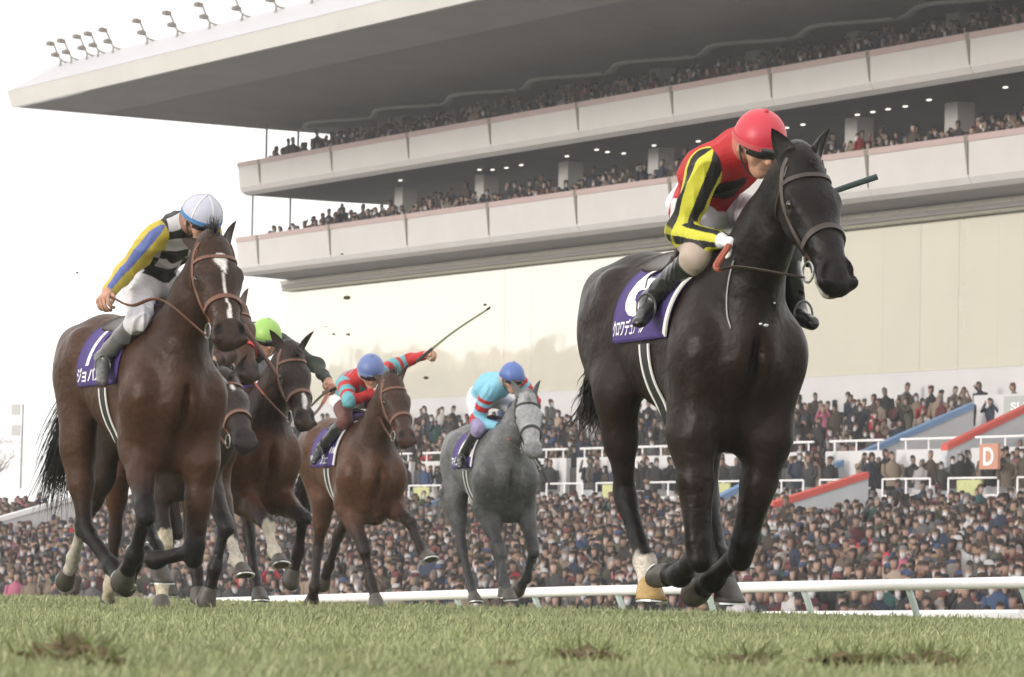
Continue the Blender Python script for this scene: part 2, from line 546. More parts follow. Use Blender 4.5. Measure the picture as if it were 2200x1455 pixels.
        'LF': {'sh': (0.33, 0.17, 1.12), 'el': (0.143, 0.218, 0.878), 'kn': (0.418, 0.23, 0.523), 'ft': (0.298, 0.207, 0.281), 'ho': (0.184, 0.191, 0.221)},
        'RH': {'hip': (-0.88, -0.15, 1.27), 'st': (-0.693, -0.184, 0.963), 'hk': (-0.563, -0.156, 0.532), 'ft': (-0.388, -0.115, 0.208), 'ho': (-0.279, -0.114, 0.119)},
        'LH': {'hip': (-0.88, 0.15, 1.27), 'st': (-0.656, 0.198, 0.992), 'hk': (-0.575, 0.141, 0.553), 'ft': (-0.319, 0.14, 0.286), 'ho': (-0.232, 0.14, 0.176)},
        'HD': {'nb': (0.16, 0, 1.36), 'po': (0.895, 0.026, 1.806), 'mu': (1.23, 0.009, 1.357)},
        'J': {'pe': (-0.253, -0.095, 1.844), 'nk': (0.183, -0.024, 1.968), 'hd': (0.363, 0.03, 1.978), 'sR': (0.214, -0.146, 1.851), 'sL': (0.126, 0.133, 2.003), 'eR': (0.074, -0.207, 1.617), 'eL': (0.057, 0.308, 1.795), 'wR': (0.269, -0.059, 1.566), 'wL': (0.23, 0.133, 1.748), 'hR': (-0.163, -0.145, 1.777), 'hL': (-0.258, 0.027, 1.847), 'kR': (0.163, -0.201, 1.548), 'kL': (0.038, 0.236, 1.675), 'aR': (-0.1, -0.286, 1.303), 'aL': (-0.103, 0.3, 1.339), 'tR': (0.037, -0.332, 1.234), 'tL': (0.022, 0.34, 1.248)},
    },
}
# ------------------------------------------------------------------ horses
Yv = np.array([0.0, 1.0, 0.0])


def strap_vf(P, N, width, thick=0.004, closed=False):
    """flat strap along points P lying on a surface with outward normals N"""
    P, N = np.asarray(P, float), np.asarray(N, float)
    if closed:
        T = np.roll(P, -1, 0) - np.roll(P, 1, 0)
    else:
        T = np.gradient(P, axis=0)
    V, Fc = [], []
    for p, n, t in zip(P, N, T):
        n = nrm(n)
        t = nrm(t)
        sd_ = nrm(np.cross(t, n))
        n = np.cross(sd_, t)
        V += [p - sd_ * width / 2, p + sd_ * width / 2, p + sd_ * width / 2 + n * thick, p - sd_ * width / 2 + n * thick]
    m = len(P)
    for i in range(m if closed else m - 1):
        j = (i + 1) % m
        for k in range(4):
            k2 = (k + 1) % 4
            Fc.append((i * 4 + k, j * 4 + k, j * 4 + k2, i * 4 + k2))
    if not closed:
        Fc.append((0, 1, 2, 3))
        Fc.append(tuple((m - 1) * 4 + k for k in (3, 2, 1, 0)))
    return V, Fc


def smooth_path(pts, n):
    pts = np.asarray(pts, float)
    d = np.r_[0, np.cumsum(np.linalg.norm(np.diff(pts, axis=0), axis=1))]
    d /= d[-1]
    u = np.linspace(0, 1, n)
    # Catmull-Rom through the points
    out = []
    P = np.vstack([2 * pts[0] - pts[1], pts, 2 * pts[-1] - pts[-2]])
    for x in u:
        i = min(np.searchsorted(d, x, side='right') - 1, len(pts) - 2)
        t = (x - d[i]) / (d[i + 1] - d[i] + 1e-9)
        p0, p1, p2, p3 = P[i], P[i + 1], P[i + 2], P[i + 3]
        out.append(0.5 * (2 * p1 + (p2 - p0) * t + (2 * p0 - 5 * p1 + 4 * p2 - p3) * t * t + (3 * p1 - p0 - 3 * p2 + p3) * t ** 3))
    return np.array(out)


def sstep(a, b, x):
    t = np.clip((x - a) / (b - a), 0, 1)
    return t * t * (3 - 2 * t)


def text_mesh(body, bold=0.0):
    cu = bpy.data.curves.new('lettering', 'FONT')
    cu.body = body
    cu.size = 1.0
    cu.offset = bold
    cu.align_x = 'CENTER'
    cu.align_y = 'CENTER'
    cu.resolution_u = 4
    o = bpy.data.objects.new('lettering_source', cu)
    COL.objects.link(o)
    bpy.context.view_layer.update()
    me = bpy.data.meshes.new_from_object(o.evaluated_get(bpy.context.evaluated_depsgraph_get()))
    bpy.data.objects.remove(o)
    bpy.data.curves.remove(cu)
    bm = bmesh.new()
    bm.from_mesh(me)
    bpy.data.meshes.remove(me)
    bmesh.ops.triangulate(bm, faces=bm.faces)
    for _ in range(3):
        ed = [e for e in bm.edges if e.calc_length() > 0.18]
        if not ed:
            break
        bmesh.ops.subdivide_edges(bm, edges=ed, cuts=1)
        bmesh.ops.triangulate(bm, faces=bm.faces)
    V = np.array([v.co[:] for v in bm.verts]) if len(bm.verts) else np.zeros((0, 3))
    Fc = [tuple(v.index for v in f.verts) for f in bm.faces]
    bm.free()
    return V, Fc


def hair_vf(roots, dirs, length, width, rng, droop=0.3, wave=0.03, seg=5, out=None):
    V, Fc = [], []
    for p, d in zip(roots, dirs):
        L = length * rng.uniform(0.65, 1.1)
        d = nrm(d + rng.normal(0, 0.08, 3))
        sdv = nrm(np.cross(d, rng.normal(0, 1, 3)))
        b = len(V)
        ph = rng.uniform(0, 6.28)
        for i in range(seg + 1):
            t = i / seg
            c = p + d * L * t + np.array([0, 0, -droop * L * t * t]) + sdv * wave * math.sin(ph + 4 * t) * t
            wd = width * (1 - t) ** 0.6
            V += [c - sdv * wd, c + sdv * wd]
        for i in range(seg):
            Fc.append((b + 2 * i, b + 2 * i + 1, b + 2 * i + 3, b + 2 * i + 2))
    return V, Fc


def coat_bump(m):
    """short hair lying along the body over soft muscle and vein relief"""
    t = m.node_tree
    b = t.nodes['Principled BSDF']
    tc = t.nodes.new('ShaderNodeTexCoord')
    mp = t.nodes.new('ShaderNodeMapping')
    mp.inputs['Scale'].default_value = (.35, 1.0, 1.0)
    t.links.new(tc.outputs['Object'], mp.inputs['Vector'])
    last = None
    for sc, det, stren, dist_, vec in ((6.5, 3, .50, .05, tc.outputs['Object']), (19, 4, .20, .02, mp.outputs[0]), (210, 2, .25, .003, mp.outputs[0])):
        n = t.nodes.new('ShaderNodeTexNoise')
        n.inputs['Scale'].default_value = sc
        n.inputs['Detail'].default_value = det
        t.links.new(vec, n.inputs['Vector'])
        bp = t.nodes.new('ShaderNodeBump')
        bp.inputs['Strength'].default_value = stren
        bp.inputs['Distance'].default_value = dist_
        t.links.new(n.outputs[0], bp.inputs['Height'])
        if last:
            t.links.new(last, bp.inputs['Normal'])
        last = bp.outputs[0]
    t.links.new(last, b.inputs['Normal'])
    # sweat: patches a little glossier than the dry coat
    n = t.nodes.new('ShaderNodeTexNoise')
    n.inputs['Scale'].default_value = 3.0
    n.inputs['Detail'].default_value = 5
    t.links.new(tc.outputs['Object'], n.inputs['Vector'])
    mr = t.nodes.new('ShaderNodeMapRange')
    mr.inputs[1].default_value = .35
    mr.inputs[2].default_value = .65
    mr.inputs[3].default_value = .36
    mr.inputs[4].default_value = .62
    t.links.new(n.outputs[0], mr.inputs[0])
    t.links.new(mr.outputs[0], b.inputs['Roughness'])
    # fine random speckle and coarser mottling that mimic hair
    src = b.inputs['Base Color'].links[0].from_socket
    for sc, lo_, hi_, a0, a1 in ((130, .30, .70, .78, 1.22), (38, .40, .66, .86, 1.14)):
        n = t.nodes.new('ShaderNodeTexNoise')
        n.inputs['Scale'].default_value = sc
        n.inputs['Detail'].default_value = 3
        t.links.new(mp.outputs[0], n.inputs['Vector'])
        mr = t.nodes.new('ShaderNodeMapRange')
        mr.inputs[1].default_value = lo_
        mr.inputs[2].default_value = hi_
        mr.inputs[3].default_value = a0
        mr.inputs[4].default_value = a1
        t.links.new(n.outputs[0], mr.inputs[0])
        mx = t.nodes.new('ShaderNodeMix')
        mx.data_type = 'RGBA'
        mx.blend_type = 'MULTIPLY'
        mx.inputs[0].default_value = 1
        t.links.new(src, mx.inputs[6])
        t.links.new(mr.outputs[0], mx.inputs[7])
        src = mx.outputs[2]
    t.links.new(src, b.inputs['Base Color'])


M_coat = mat('coat', (1, 1, 1), rough=0.5, spec=0.18, attr=True, noise=0.28, nscale=4.5, bump=0.0)
coat_bump(M_coat)
M_hair_black = mat('black hair', (0.012, 0.010, 0.009), rough=0.5, spec=0.3)
M_hair_grey = mat('grey hair', (0.20, 0.19, 0.19), rough=0.55, spec=0.3)
M_hoof = mat('hoof horn', (0.055, 0.048, 0.040), rough=0.55, noise=0.35, nscale=30)
M_hoof_tan = mat('pale hoof horn', (0.34, 0.22, 0.08), rough=0.6, noise=0.3, nscale=25)
M_shoe = mat('horseshoe metal', (0.55, 0.56, 0.56), rough=0.35, metal=0.9)
M_eye = mat('eye', (0.012, 0.007, 0.005), rough=0.08, spec=0.6)
M_leather = mat('dark leather', (0.030, 0.018, 0.014), rough=0.45, noise=0.25, nscale=40)
M_leather_red = mat('red brown rein rubber', (0.30, 0.075, 0.045), rough=0.6, noise=0.2, nscale=40)
M_leather_brown = mat('brown leather', (0.12, 0.045, 0.022), rough=0.45, noise=0.25, nscale=40)
M_white_strap = mat('white webbing', (0.70, 0.68, 0.66), rough=0.7, noise=0.1, nscale=30)
M_black_strap = mat('black webbing', (0.012, 0.012, 0.013), rough=0.6)
M_metal = mat('steel', (.38, .38, .38), rough=0.28, metal=1.0)
M_cloth = mat('purple saddle cloth fabric', (.044, .023, .140), rough=0.75, noise=0.10, nscale=9, bump=0.12, bscale=240)
M_print = mat('white print', (0.78, 0.77, 0.79), rough=0.7)
M_sole = mat('hoof sole', (0.10, 0.08, 0.06), rough=0.9, noise=0.3, nscale=30)


def ring_head(fld, po, h, l, d, t, off, phis, tilt=0.0):
    o = po + h * t + d * off
    dirs = [(-math.cos(p) * d + math.sin(p) * l) for p in phis]
    oo = np.array([o + h * tilt * math.cos(p) for p in phis])
    P = fld.shoot(oo, np.array(dirs), far=0.25)
    return P, np.array(dirs)


def build_horse(key, pose, coat, label, vox=0.014, tack=None, dir_name='race_horse'):
    tack = tack or {}
    rng = np.random.default_rng(abs(hash(key)) % 1000 + 5 if False else sum(map(ord, key)))
    B = np.array(coat['body'])
    LG = np.array(coat.get('leg', coat['body']))
    MZ = np.array(coat.get('muzzle', coat['leg'] if 'leg' in coat else coat['body']))
    UN = np.array(coat.get('belly', B * 0.8))
    NK = np.array(coat.get('neck', B))
    F = Field()
    # torso, from the buttock to the breast
    st = [(-1.17, 1.27, .145, .17), (-1.02, 1.32, .218, .245), (-.83, 1.335, .250, .262), (-.60, 1.290, .235, .262), (-.36, 1.235, .245, .305), (-.12, 1.205, .240, .340), (.08, 1.21, .200, .350), (.24, 1.19, .180, .30), (.36, 1.16, .148, .20)]
    for (x0, z0, y0, r0), (x1, z1, y1, r1) in zip(st[:-1], st[1:]):
        F.cap((x0, 0, z0), (x1, 0, z1), (y0, r0), (y1, r1), k=.05, ca=B, cb=B)
    F.cap((-.12, 0, 1.535), (.10, 0, 1.555), (.05, .05), (.05, .05), k=.10, ca=B)          # withers
    F.cap((-.95, 0, 1.56), (-.62, 0, 1.53), (.07, .035), (.07, .03), k=.10, ca=B)           # croup ridge
    F.cap((-.1, 0, .90), (.24, 0, .90), (.13, .08), (.15, .12), k=.10, ca=UN)               # sternum
    for s in (-1, 1):
        F.cap((-.98, .155 * s, 1.44), (-.72, .165 * s, 1.42), (.075, .10), (.07, .09), k=.08, ca=B)   # gluteals
        F.cap((-.72, .19 * s, 1.46), (-.70, .2 * s, 1.40), .05, .045, k=.07, ca=B)                      # hip bone
    NT = len(F.p)
    nl = {}
    for L in ('RF', 'LF'):
        s = -1 if L[0] == 'R' else 1
        J = {k_: np.array(v) for k_, v in pose[L].items()}
        sh, el, kn, ft, ho = (J[k_] for k_ in ('sh', 'el', 'kn', 'ft', 'ho'))
        F.cap((.02, .085 * s, 1.46), sh + np.array([-.03, .005 * s, .04]), (.07, .15), (.082, .15), k=.10, ca=B)   # shoulder blade
        F.cap(sh + np.array([-.02, .008 * s, .02]), el + np.array([0, .005 * s, .03]), (.085, .125), (.078, .125), k=.10, ca=B)            # upper arm
        F.cap(sh + np.array([.04, -.075 * s, -.02]), np.array([.22, .07 * s, .82]), (.085, .09), (.075, .08), k=.06, ca=B)    # breast muscle
        F.cap((-.05, .15 * s, 1.2), el + np.array([-.04, 0, .06]), (.06, .10), (.065, .10), k=.08, ca=B)                                # triceps
        nl[L] = len(F.p)
        b = nrm(kn - el)
        back = np.cross(Yv, b)
        m1 = el + (kn - el) * .38
        F.cap(el, m1, (.082, .105), (.068, .08), k=.06, ca=B)
        F.cap(m1, kn - b * .04, (.070, .080), (.051, .052), k=.03, ca=B, cb=LG)
        F.cap(el - back * .03, el + (kn - el) * .5 - back * .02, (.05, .05), (.035, .035), k=.05, ca=B)
        F.cap(kn - b * .04, kn + b * .04, (.055, .055), (.050, .050), k=.02, ca=LG)
        c = nrm(ft - kn)
        bk = np.cross(Yv, c)
        F.cap(kn + c * .02, ft, (.036, .034), (.034, .033), k=.03, ca=LG)
        F.cap(kn + c * .03 + bk * .028, ft + bk * .024, (.021, .019), (.022, .02), k=.03, ca=LG)
        F.cap(ft - c * .015 + bk * .01, ft + c * .015 + bk * .01, (.044, .046), (.042, .045), k=.03, ca=LG)
        F.cap(ft, ho, (.037, .035), (.045, .043), k=.03, ca=LG)
    for L in ('RH', 'LH'):
        s = -1 if L[0] == 'R' else 1
        J = {k_: np.array(v) for k_, v in pose[L].items()}
        hp, stf, hk, ft, ho = (J[k_] for k_ in ('hip', 'st', 'hk', 'ft', 'ho'))
        b = nrm(hk - stf)
        back = np.cross(Yv, b)
        F.cap(hp + np.array([.02, .02 * s, 0]), stf, (.115, .20), (.085, .125), k=.08, ca=B)
        m1 = stf + (hk - stf) * .45
        F.cap((-1.13, .11 * s, 1.26), m1 + back * .02, (.085, .115), (.05, .07), k=.09, ca=B)
        F.cap(stf, m1, (.085, .11), (.062, .078), k=.06, ca=B)
        F.cap(m1, hk, (.062, .075), (.036, .042), k=.04, ca=B, cb=LG)
        F.cap(m1 + back * .055, hk - b * .05 + back * .055, (.028, .03), (.02, .018), k=.04, ca=B, cb=LG)   # achilles
        c = nrm(ft - hk)
        bk = np.cross(Yv, c)
        pt = hk - b * .045 + back * .05
        F.cap(pt, hk + c * .06 + bk * .025, (.025, .024), (.026, .022), k=.03, ca=LG)
        F.cap(hk - c * .02, hk + c * .05, (.046, .050), (.041, .044), k=.03, ca=LG)
        F.cap(hk + c * .03, ft, (.038, .037), (.035, .034), k=.03, ca=LG)
        F.cap(hk + c * .05 + bk * .03, ft + bk * .026, (.021, .018), (.022, .02), k=.03, ca=LG)
        F.cap(ft - c * .012 + bk * .008, ft + c * .012 + bk * .008, (.045, .047), (.043, .046), k=.03, ca=LG)
        F.cap(ft, ho, (.038, .036), (.046, .044), k=.03, ca=LG)
    # neck and head
    po, mu = np.array(pose['HD']['po']), np.array(pose['HD']['mu'])
    h = nrm(mu - po)
    fw = np.array([h[0], h[1], 0])
    l = nrm(np.cross((0, 0, 1), fw)) if np.linalg.norm(fw) > .05 else Yv
    d = np.cross(l, h)
    nb0, nb1 = np.array([.10, 0, 1.33]), np.array([.30, 0, 1.36])
    top = po + d * .075 - h * .02
    nd = nrm(top - nb1)
    mid = nb1 * .5 + top * .5 + np.array([-.015, 0, -.01])
    F.cap(nb0, nb1, (.16, .28), (.150, .225), k=.08, ca=B, cb=NK)
    F.cap(nb1, mid, (.145, .215), (.100, .160), k=.08, ca=NK)
    F.cap(mid, top, (.100, .160), (.076, .112), k=.06, ca=NK)
    for s in (-1, 1):                                                                # muscles of the neck
        F.cap(np.array([.30, .09 * s, 1.24]), top + d * .08 + l * .02 * s, (.05, .06), (.03, .04), k=.05, ca=NK)
    NH = len(F.p)
    # groove between the breast muscles
    F.cap((.548, 0, 1.14), (.392, 0, .80), (.014, .05), (.014, .04), k=.08, ca=B * .6, sub=True)
    HWf = coat.get('headw', 1.0)
    q = lambda t, dd, ll=0.0: po + h * t + d * dd + l * ll * HWf
    F.cap(q(.02, .05), q(.20, .045), (.092, .092), (.106, .082), k=.04, ca=NK, lat=l)
    F.cap(q(.18, .035), q(.36, .045), (.102, .066), (.072, .060), k=.04, ca=NK, lat=l)
    F.cap(q(.34, .045), q(.50, .055), (.070, .060), (.060, .056), k=.04, ca=NK, cb=MZ, lat=l)
    F.cap(q(.19, .02), q(.46, .022), (.052, .030), (.038, .026), k=.03, ca=NK, lat=l)           # bridge of the nose
    F.cap(q(.50, .055), q(.555, .062), (.066, .056), (.066, .050), k=.03, ca=MZ, lat=l)
    F.cap(q(.515, .11), q(.555, .115), (.044, .026), (.042, .024), k=.022, ca=coat.get('lip', MZ), lat=l)       # lower lip
    for s in (-1, 1):
        F.cap(q(.13, .115, .050 * s), q(.22, .125, .044 * s), (.040, .092), (.034, .076), k=.04, ca=NK, lat=l)   # jowl
        F.cap(q(.22, .155, .036 * s), q(.50, .105, .022 * s), (.022, .028), (.020, .022), k=.03, ca=NK, cb=MZ, lat=l)   # lower jaw
        F.cap(q(.20, .065, .090 * s), q(.36, .075, .067 * s), (.013, .015), (.010, .011), k=.03, ca=NK, lat=l)    # cheek bone
        F.cap(q(.150, .020, .096 * s), q(.190, .020, .099 * s), .021, .019, k=.022, ca=NK)                            # brow
        F.cap(q(.490, .022, .046 * s), q(.550, .038, .064 * s), (.026, .032), (.024, .032), k=.02, ca=MZ, lat=l)     # nostril wing
        F.cap(q(.498, -.004, .043 * s), q(.538, .014, .060 * s), (.015, .015), (.019, .017), k=.006, ca=(.010, .006, .006), lat=l, sub=True)
        F.cap(q(.188, .046, .125 * s), q(.192, .046, .125 * s), .025, .025, k=.012, ca=(.012, .010, .009), sub=True)    # eye socket
    F.cap(q(.53, .088, -.09), q(.53, .088, .09), (.09, .0045), (.09, .0045), k=.008, ca=(.012, .01, .01), sub=True, lat=h)   # mouth line

    for pr in F.p[NH:]:
        if not pr['sub'] and abs(pr['lat'] @ l) > .9:
            pr['ra'] = (pr['ra'][0] * HWf, pr['ra'][1])
            pr['rb'] = (pr['rb'][0] * HWf, pr['rb'][1])
    root = empty(dir_name, pose['O'], pose['head'])
    V, Q = F.surface(vox)
    Cc = F.colors(V)
    P = coat.get('paint')
    rel = V - po
    T_, D_, L_ = rel @ h, rel @ d, rel @ l
    hw = (T_ > -.02) & (T_ < .7) & (np.abs(L_) < .14) & (D_ < .19) & (D_ > -.1)
    for s in (-1, 1):                                               # dark inside of the nostrils
        rr = np.linalg.norm((V - (po + h * .518 + d * .008 + l * .053 * s * HWf)) @ np.stack([h * .8, d * .9, l * .95], 1), axis=1)
        a_ = 1 - sstep(.017, .026, rr)
        Cc = Cc * (1 - a_[:, None]) + np.array((.004, .0025, .0025)) * a_[:, None]
    if P:
        Cc = P(V, Cc, T_, D_, L_, hw)
    for L, (lev, colr) in coat.get('socks', {}).items():
        J = pose[L]
        seq = [np.array(J[k_]) for k_ in (('kn', 'ft', 'ho') if L[1] == 'F' else ('hk', 'ft', 'ho'))]
        mn = np.full(len(V), 9.)
        tt = np.zeros(len(V))
        for i, (a, b_) in enumerate(zip(seq[:-1], seq[1:])):
            dd, t = Field.dist(dict(a=a, b=b_, ra=(.001, .001), rb=(.001, .001), lat=Yv), V)
            m_ = dd < mn
            mn = np.where(m_, dd, mn)
            tt = np.where(m_, i + t, tt)
        wgt = (mn < .07) * sstep(lev - .06, lev + .06, tt + .08 * np.sin(V[:, 1] * 60 + V[:, 0] * 45))
        Cc = Cc * (1 - wgt[:, None]) + np.array(colr) * wgt[:, None]
    body = mesh_np('body', V, Q, M_coat, root, True, Cc)
    # hooves with shoes
    for L in ('RF', 'LF', 'RH', 'LH'):
        ft, ho = np.array(pose[L]['ft']), np.array(pose[L]['ho'])
        dv = nrm(ho - ft)
        lat = nrm(Yv - dv * dv[1])
        fr = np.cross(lat, dv)
        fr = -fr if np.cross(lat, dv)[0] < -9 else fr
        frt = np.cross(dv, lat)                                     # towards the toe
        sole_n = nrm(dv * math.cos(math.radians(38)) - frt * math.sin(math.radians(38)))
        sole_f = np.cross(sole_n, lat)
        Vh, Fh = [], []
        n = 18
        for j, (cc, r, ne, fe) in enumerate(((ho - dv * .012, .044, dv, frt), (ho + dv * .008, .052, nrm(dv + sole_n), None), (ho + dv * .05 + sole_f * .004, .060, sole_n, None), (ho + dv * .083 + sole_f * .008, .067, sole_n, None), (ho + dv * .083 + sole_n * .003 + sole_f * .008, .057, sole_n, None), (ho + dv * .076 + sole_f * .008, .050, sole_n, None))):
            ff = nrm(np.cross(ne, lat))
            for k_ in range(n):
                a = 2 * math.pi * k_ / n
                rr = r * (1.0 if math.cos(a) > -.3 else .93)
                Vh.append(cc + ff * rr * 1.06 * math.cos(a) + lat * rr * math.sin(a))
        for j in range(5):
            for k_ in range(n):
                k2 = (k_ + 1) % n
                Fh.append((j * n + k_, j * n + k2, (j + 1) * n + k2, (j + 1) * n + k_))
        Fh.append(tuple(5 * n + k_ for k_ in range(n)))
        mh = M_hoof_tan if coat.get('hoof', {}).get(L) else M_hoof
        hf = mesh_obj('hoof', Vh, Fh, None, root, True, mats=[mh, M_sole], fmat=[0] * (4 * n) + [1] * (n + 1))
        cs = ho + dv * .083 + sole_f * .008 + sole_n * .004
        sp = [cs + sole_f * .060 * math.cos(a) + lat * .057 * math.sin(a) for a in np.linspace(-2.5, 2.5, 15)]
        strap = strap_vf(sp, [sole_n] * 15, .016, .007)
        mesh_obj('horseshoe', *strap, M_shoe, hf)
    # ears
    for s in (-1, 1):
        et = tack.get('ears', {}).get(s, None)
        base = q(.015, .012, .060 * s)
        tip_d = nrm(-h * .62 - d * .55 + l * .42 * s) if et is None else nrm(np.array(et))
        openv = nrm(np.cross(tip_d, np.cross(nrm(-d * .6 + l * .8 * s + h * .2), tip_d)))
        sidev = np.cross(tip_d, openv)
        Lr, prof = coat.get('earlen', .185), ((-.12, .6), (0, .85), (.2, 1.0), (.42, .95), (.65, .72), (.85, .4), (1.0, .04))
        Ve, Fe = [], []
        n = 12
        for t, r in prof:
            c = base + tip_d * Lr * t - openv * .012 * math.sin(t * 3)
            for k_ in range(n):
                a = 2 * math.pi * k_ / n
                w_ = coat.get('earw', .038) * r
                fo = math.cos(a)
                Ve.append(c + sidev * w_ * math.sin(a) + openv * (w_ * .75 * (fo if fo < 0 else -.25 * fo * (1 if t > .05 else -2))))
        for j in range(len(prof) - 1):
            for k_ in range(n):
                k2 = (k_ + 1) % n
                Fe.append((j * n + k_, j * n + k2, (j + 1) * n + k2, (j + 1) * n + k_))
        ec = np.tile(np.array(coat.get('ear', NK)), (len(Ve), 1))
        Vn = np.array(Ve)
        mesh_np('ear', Vn, Fe, M_coat, root, True, ec)
        ce = q(.188, .044, .096 * s)
        mb = MB()
        for i in range(6):
            pass
        bm = bmesh.new()
        bmesh.ops.create_uvsphere(bm, u_segments=12, v_segments=8, radius=.0215)
        mesh_obj('eye', [np.array(v.co[:]) + ce for v in bm.verts], [[v.index for v in f.verts] for f in bm.faces], M_eye, root, True)
        bm.free()
    # mane, forelock, tail
    mh = M_hair_grey if coat.get('greyhair') else M_hair_black
    crest = [po + d * .03 - h * .01]
    up = nrm(np.cross(nd, l))
    up = up if up[2] > 0 else -up
    cr = []
    for t in np.linspace(0, 1, 90):
        c = top * (1 - t) + nb1 * t if t < .72 else (top * .28 + nb1 * .72) * (1 - (t - .72) / .28) + np.array([.02, 0, 1.50]) * ((t - .72) / .28)
        cr.append(c)
    cr = np.array(cr)
    cp = F.shoot(cr, np.tile(up, (len(cr), 1)), far=.35, n=40)
    mside = tack.get('mane_side', 1)
    roots = np.repeat(cp - up * .012, 4, 0) + rng.normal(0, .006, (len(cp) * 4, 3))
    dirs = np.tile(up * .35 + l * .75 * mside - nd * .45, (len(roots), 1))
    mane = hair_vf(roots, dirs, tack.get('mane_len', .15), .004, rng, droop=.5, wave=.015, seg=4)
    fl = tack.get('forelock', .12)
    fr_roots = np.array([q(.0, -.0, 0)] * 60) + rng.normal(0, .012, (60, 3))
    fv = hair_vf(fr_roots, np.tile(tack.get('forelock_dir', h * .75 - d * .5), (60, 1)), fl, .0035, rng, droop=0.0, wave=.012, seg=4)
    mn_ = mesh_obj('mane', *mane, mh, root)
    mesh_obj('forelock', *fv, mh, mn_)
    td = np.array(tack.get('tail_dir', (-.75, 0, -.55)))
    tb = np.array([-1.27, 0, 1.36])
    core = [tb + np.array([.12, 0, .06]), tb, tb + td * .12 + np.array([0, 0, .01]), tb + td * .3 + np.array([0, 0, -.03])]
    m = MB()
    m.tube(smooth_path(core, 8), np.linspace(.045, .022, 8), n=8)
    tr = smooth_path(core, 8)
    roots = tr[rng.integers(1, 8, 700)] + rng.normal(0, .02, (700, 3))
    m.add(hair_vf(roots, np.tile(td, (700, 1)) + rng.normal(0, .05, (700, 3)), tack.get('tail_len', .5), .005, rng, droop=.30, wave=.04, seg=7))
    m.build('tail', mh, root)

    # saddle cloth, laid over the back
    TF = Field()
    TF.p = F.p[:nl['RF']]
    x0, x1 = tack.get('cloth_x', (-.56, .06))
    nu, nv = 22, 45
    us = np.linspace(x0, x1, nu)
    vs = np.linspace(-1, 1, nv)
    A = math.radians(tack.get('cloth_a', 99))
    og, dg = [], []
    for u_ in us:
        for v_ in vs:
            a = v_ * A
            xx = x0 + (u_ - x0) / (x1 - x0) * (x1 + (tack.get('cloth_top', .24) - x1) * (1 - abs(v_) ** .8) - x0)
            og.append((xx, 0, 1.24 + .05 * abs(math.cos(a))))
            dg.append((0, math.sin(a), math.cos(a)))
    og, dg = np.array(og), np.array(dg)
    SP = TF.shoot(og, dg, far=.6, n=40)
    lift = .014 + .006 * np.sin(og[:, 0] * 17 + dg[:, 1] * 3) * np.abs(np.repeat(vs[None], nu, 0).ravel()) ** 2
    SP = SP + dg * lift[:, None]
    SG = SP.reshape(nu, nv, 3)

    def cloth_at(u_, v_, lift_=0.0):
        fu = np.clip(u_, 0, 1) * (nu - 1)
        fv_ = np.clip((v_ + 1) / 2, 0, 1) * (nv - 1)
        i, j = np.minimum(fu.astype(int), nu - 2), np.minimum(fv_.astype(int), nv - 2)
        a, b_ = (fu - i)[:, None], (fv_ - j)[:, None]
        p = SG[i, j] * (1 - a) * (1 - b_) + SG[i + 1, j] * a * (1 - b_) + SG[i, j + 1] * (1 - a) * b_ + SG[i + 1, j + 1] * a * b_
        du = SG[i + 1, j] - SG[i, j]
        dv = SG[i, j + 1] - SG[i, j]
        n_ = np.cross(dv, du)
        n_ = n_ / np.linalg.norm(n_, axis=1, keepdims=True)
        oc = p - np.array([0, 0, 1.24])
        oc[:, 0] = 0
        n_ = np.where(((n_ * oc).sum(1) < 0)[:, None], -n_, n_)
        return p + n_ * lift_

    ii = np.arange(nu * nv).reshape(nu, nv)
    outer = [(ii[i, j], ii[i, j + 1], ii[i + 1, j + 1], ii[i + 1, j]) for i in range(nu - 1) for j in range(nv - 1)]
    inner = [tuple(k_ + nu * nv for k_ in f[::-1]) for f in outer]
    edge = []
    for i in range(nu - 1):
        for j in (0, nv - 1):
            edge.append((ii[i, j], ii[i + 1, j], ii[i + 1, j] + nu * nv, ii[i, j] + nu * nv))
    for j in range(nv - 1):
        for i in (0, nu - 1):
            edge.append((ii[i, j], ii[i, j + 1], ii[i, j + 1] + nu * nv, ii[i, j] + nu * nv))
    Vc = np.vstack([SP, SP - dg * .006])
    cloth = mesh_obj('saddle_cloth', Vc, outer + inner + edge, M_cloth, root, True)
    if tack.get('piping', True):
        for uu, wd_ in ((.985, .034),):
            vv = np.linspace(-.97, .97, 60)
            pts = cloth_at(np.full(60, uu), vv, .002)
            nn = np.c_[np.zeros(60), np.sin(vv * A), np.cos(vv * A)]
            mesh_obj('piping', *strap_vf(pts, nn, wd_, .008), M_white_strap, cloth)
    for txt, (uc, vc, su, sv, bold) in tack.get('text', []):
        tv, tf = text_mesh(txt, bold)
        if not len(tv):
            continue
        ext = np.ptp(tv[:, :2], axis=0)
        un = (tv[:, 0] - (tv[:, 0].max() + tv[:, 0].min()) / 2) / ext[0] * su + uc
        vn = -((tv[:, 1] - (tv[:, 1].max() + tv[:, 1].min()) / 2) / ext[1] * sv) + vc       # down the right flank
        mesh_obj('lettering', cloth_at(un, -vn, .0035), tf, M_print, cloth)
    # saddle and girth
    m = MB()
    sx = np.linspace(-.42, .02, 12)
    sd_p, sd_f = [], []
    nj = 15
    for i, x in enumerate(sx):
        for a in np.linspace(-.62, .62, nj):
            sd_p.append(((x, 0, 1.28), (0, math.sin(a), math.cos(a)), .026 + .022 * max(0, (abs(i - 5.5) / 5.5) ** 4) * math.cos(a)))
    so, sdd, slf = np.array([p[0] for p in sd_p]), np.array([p[1] for p in sd_p]), np.array([p[2] for p in sd_p])
    sp_ = TF.shoot(so, sdd, far=.5, n=30) + sdd * slf[:, None]
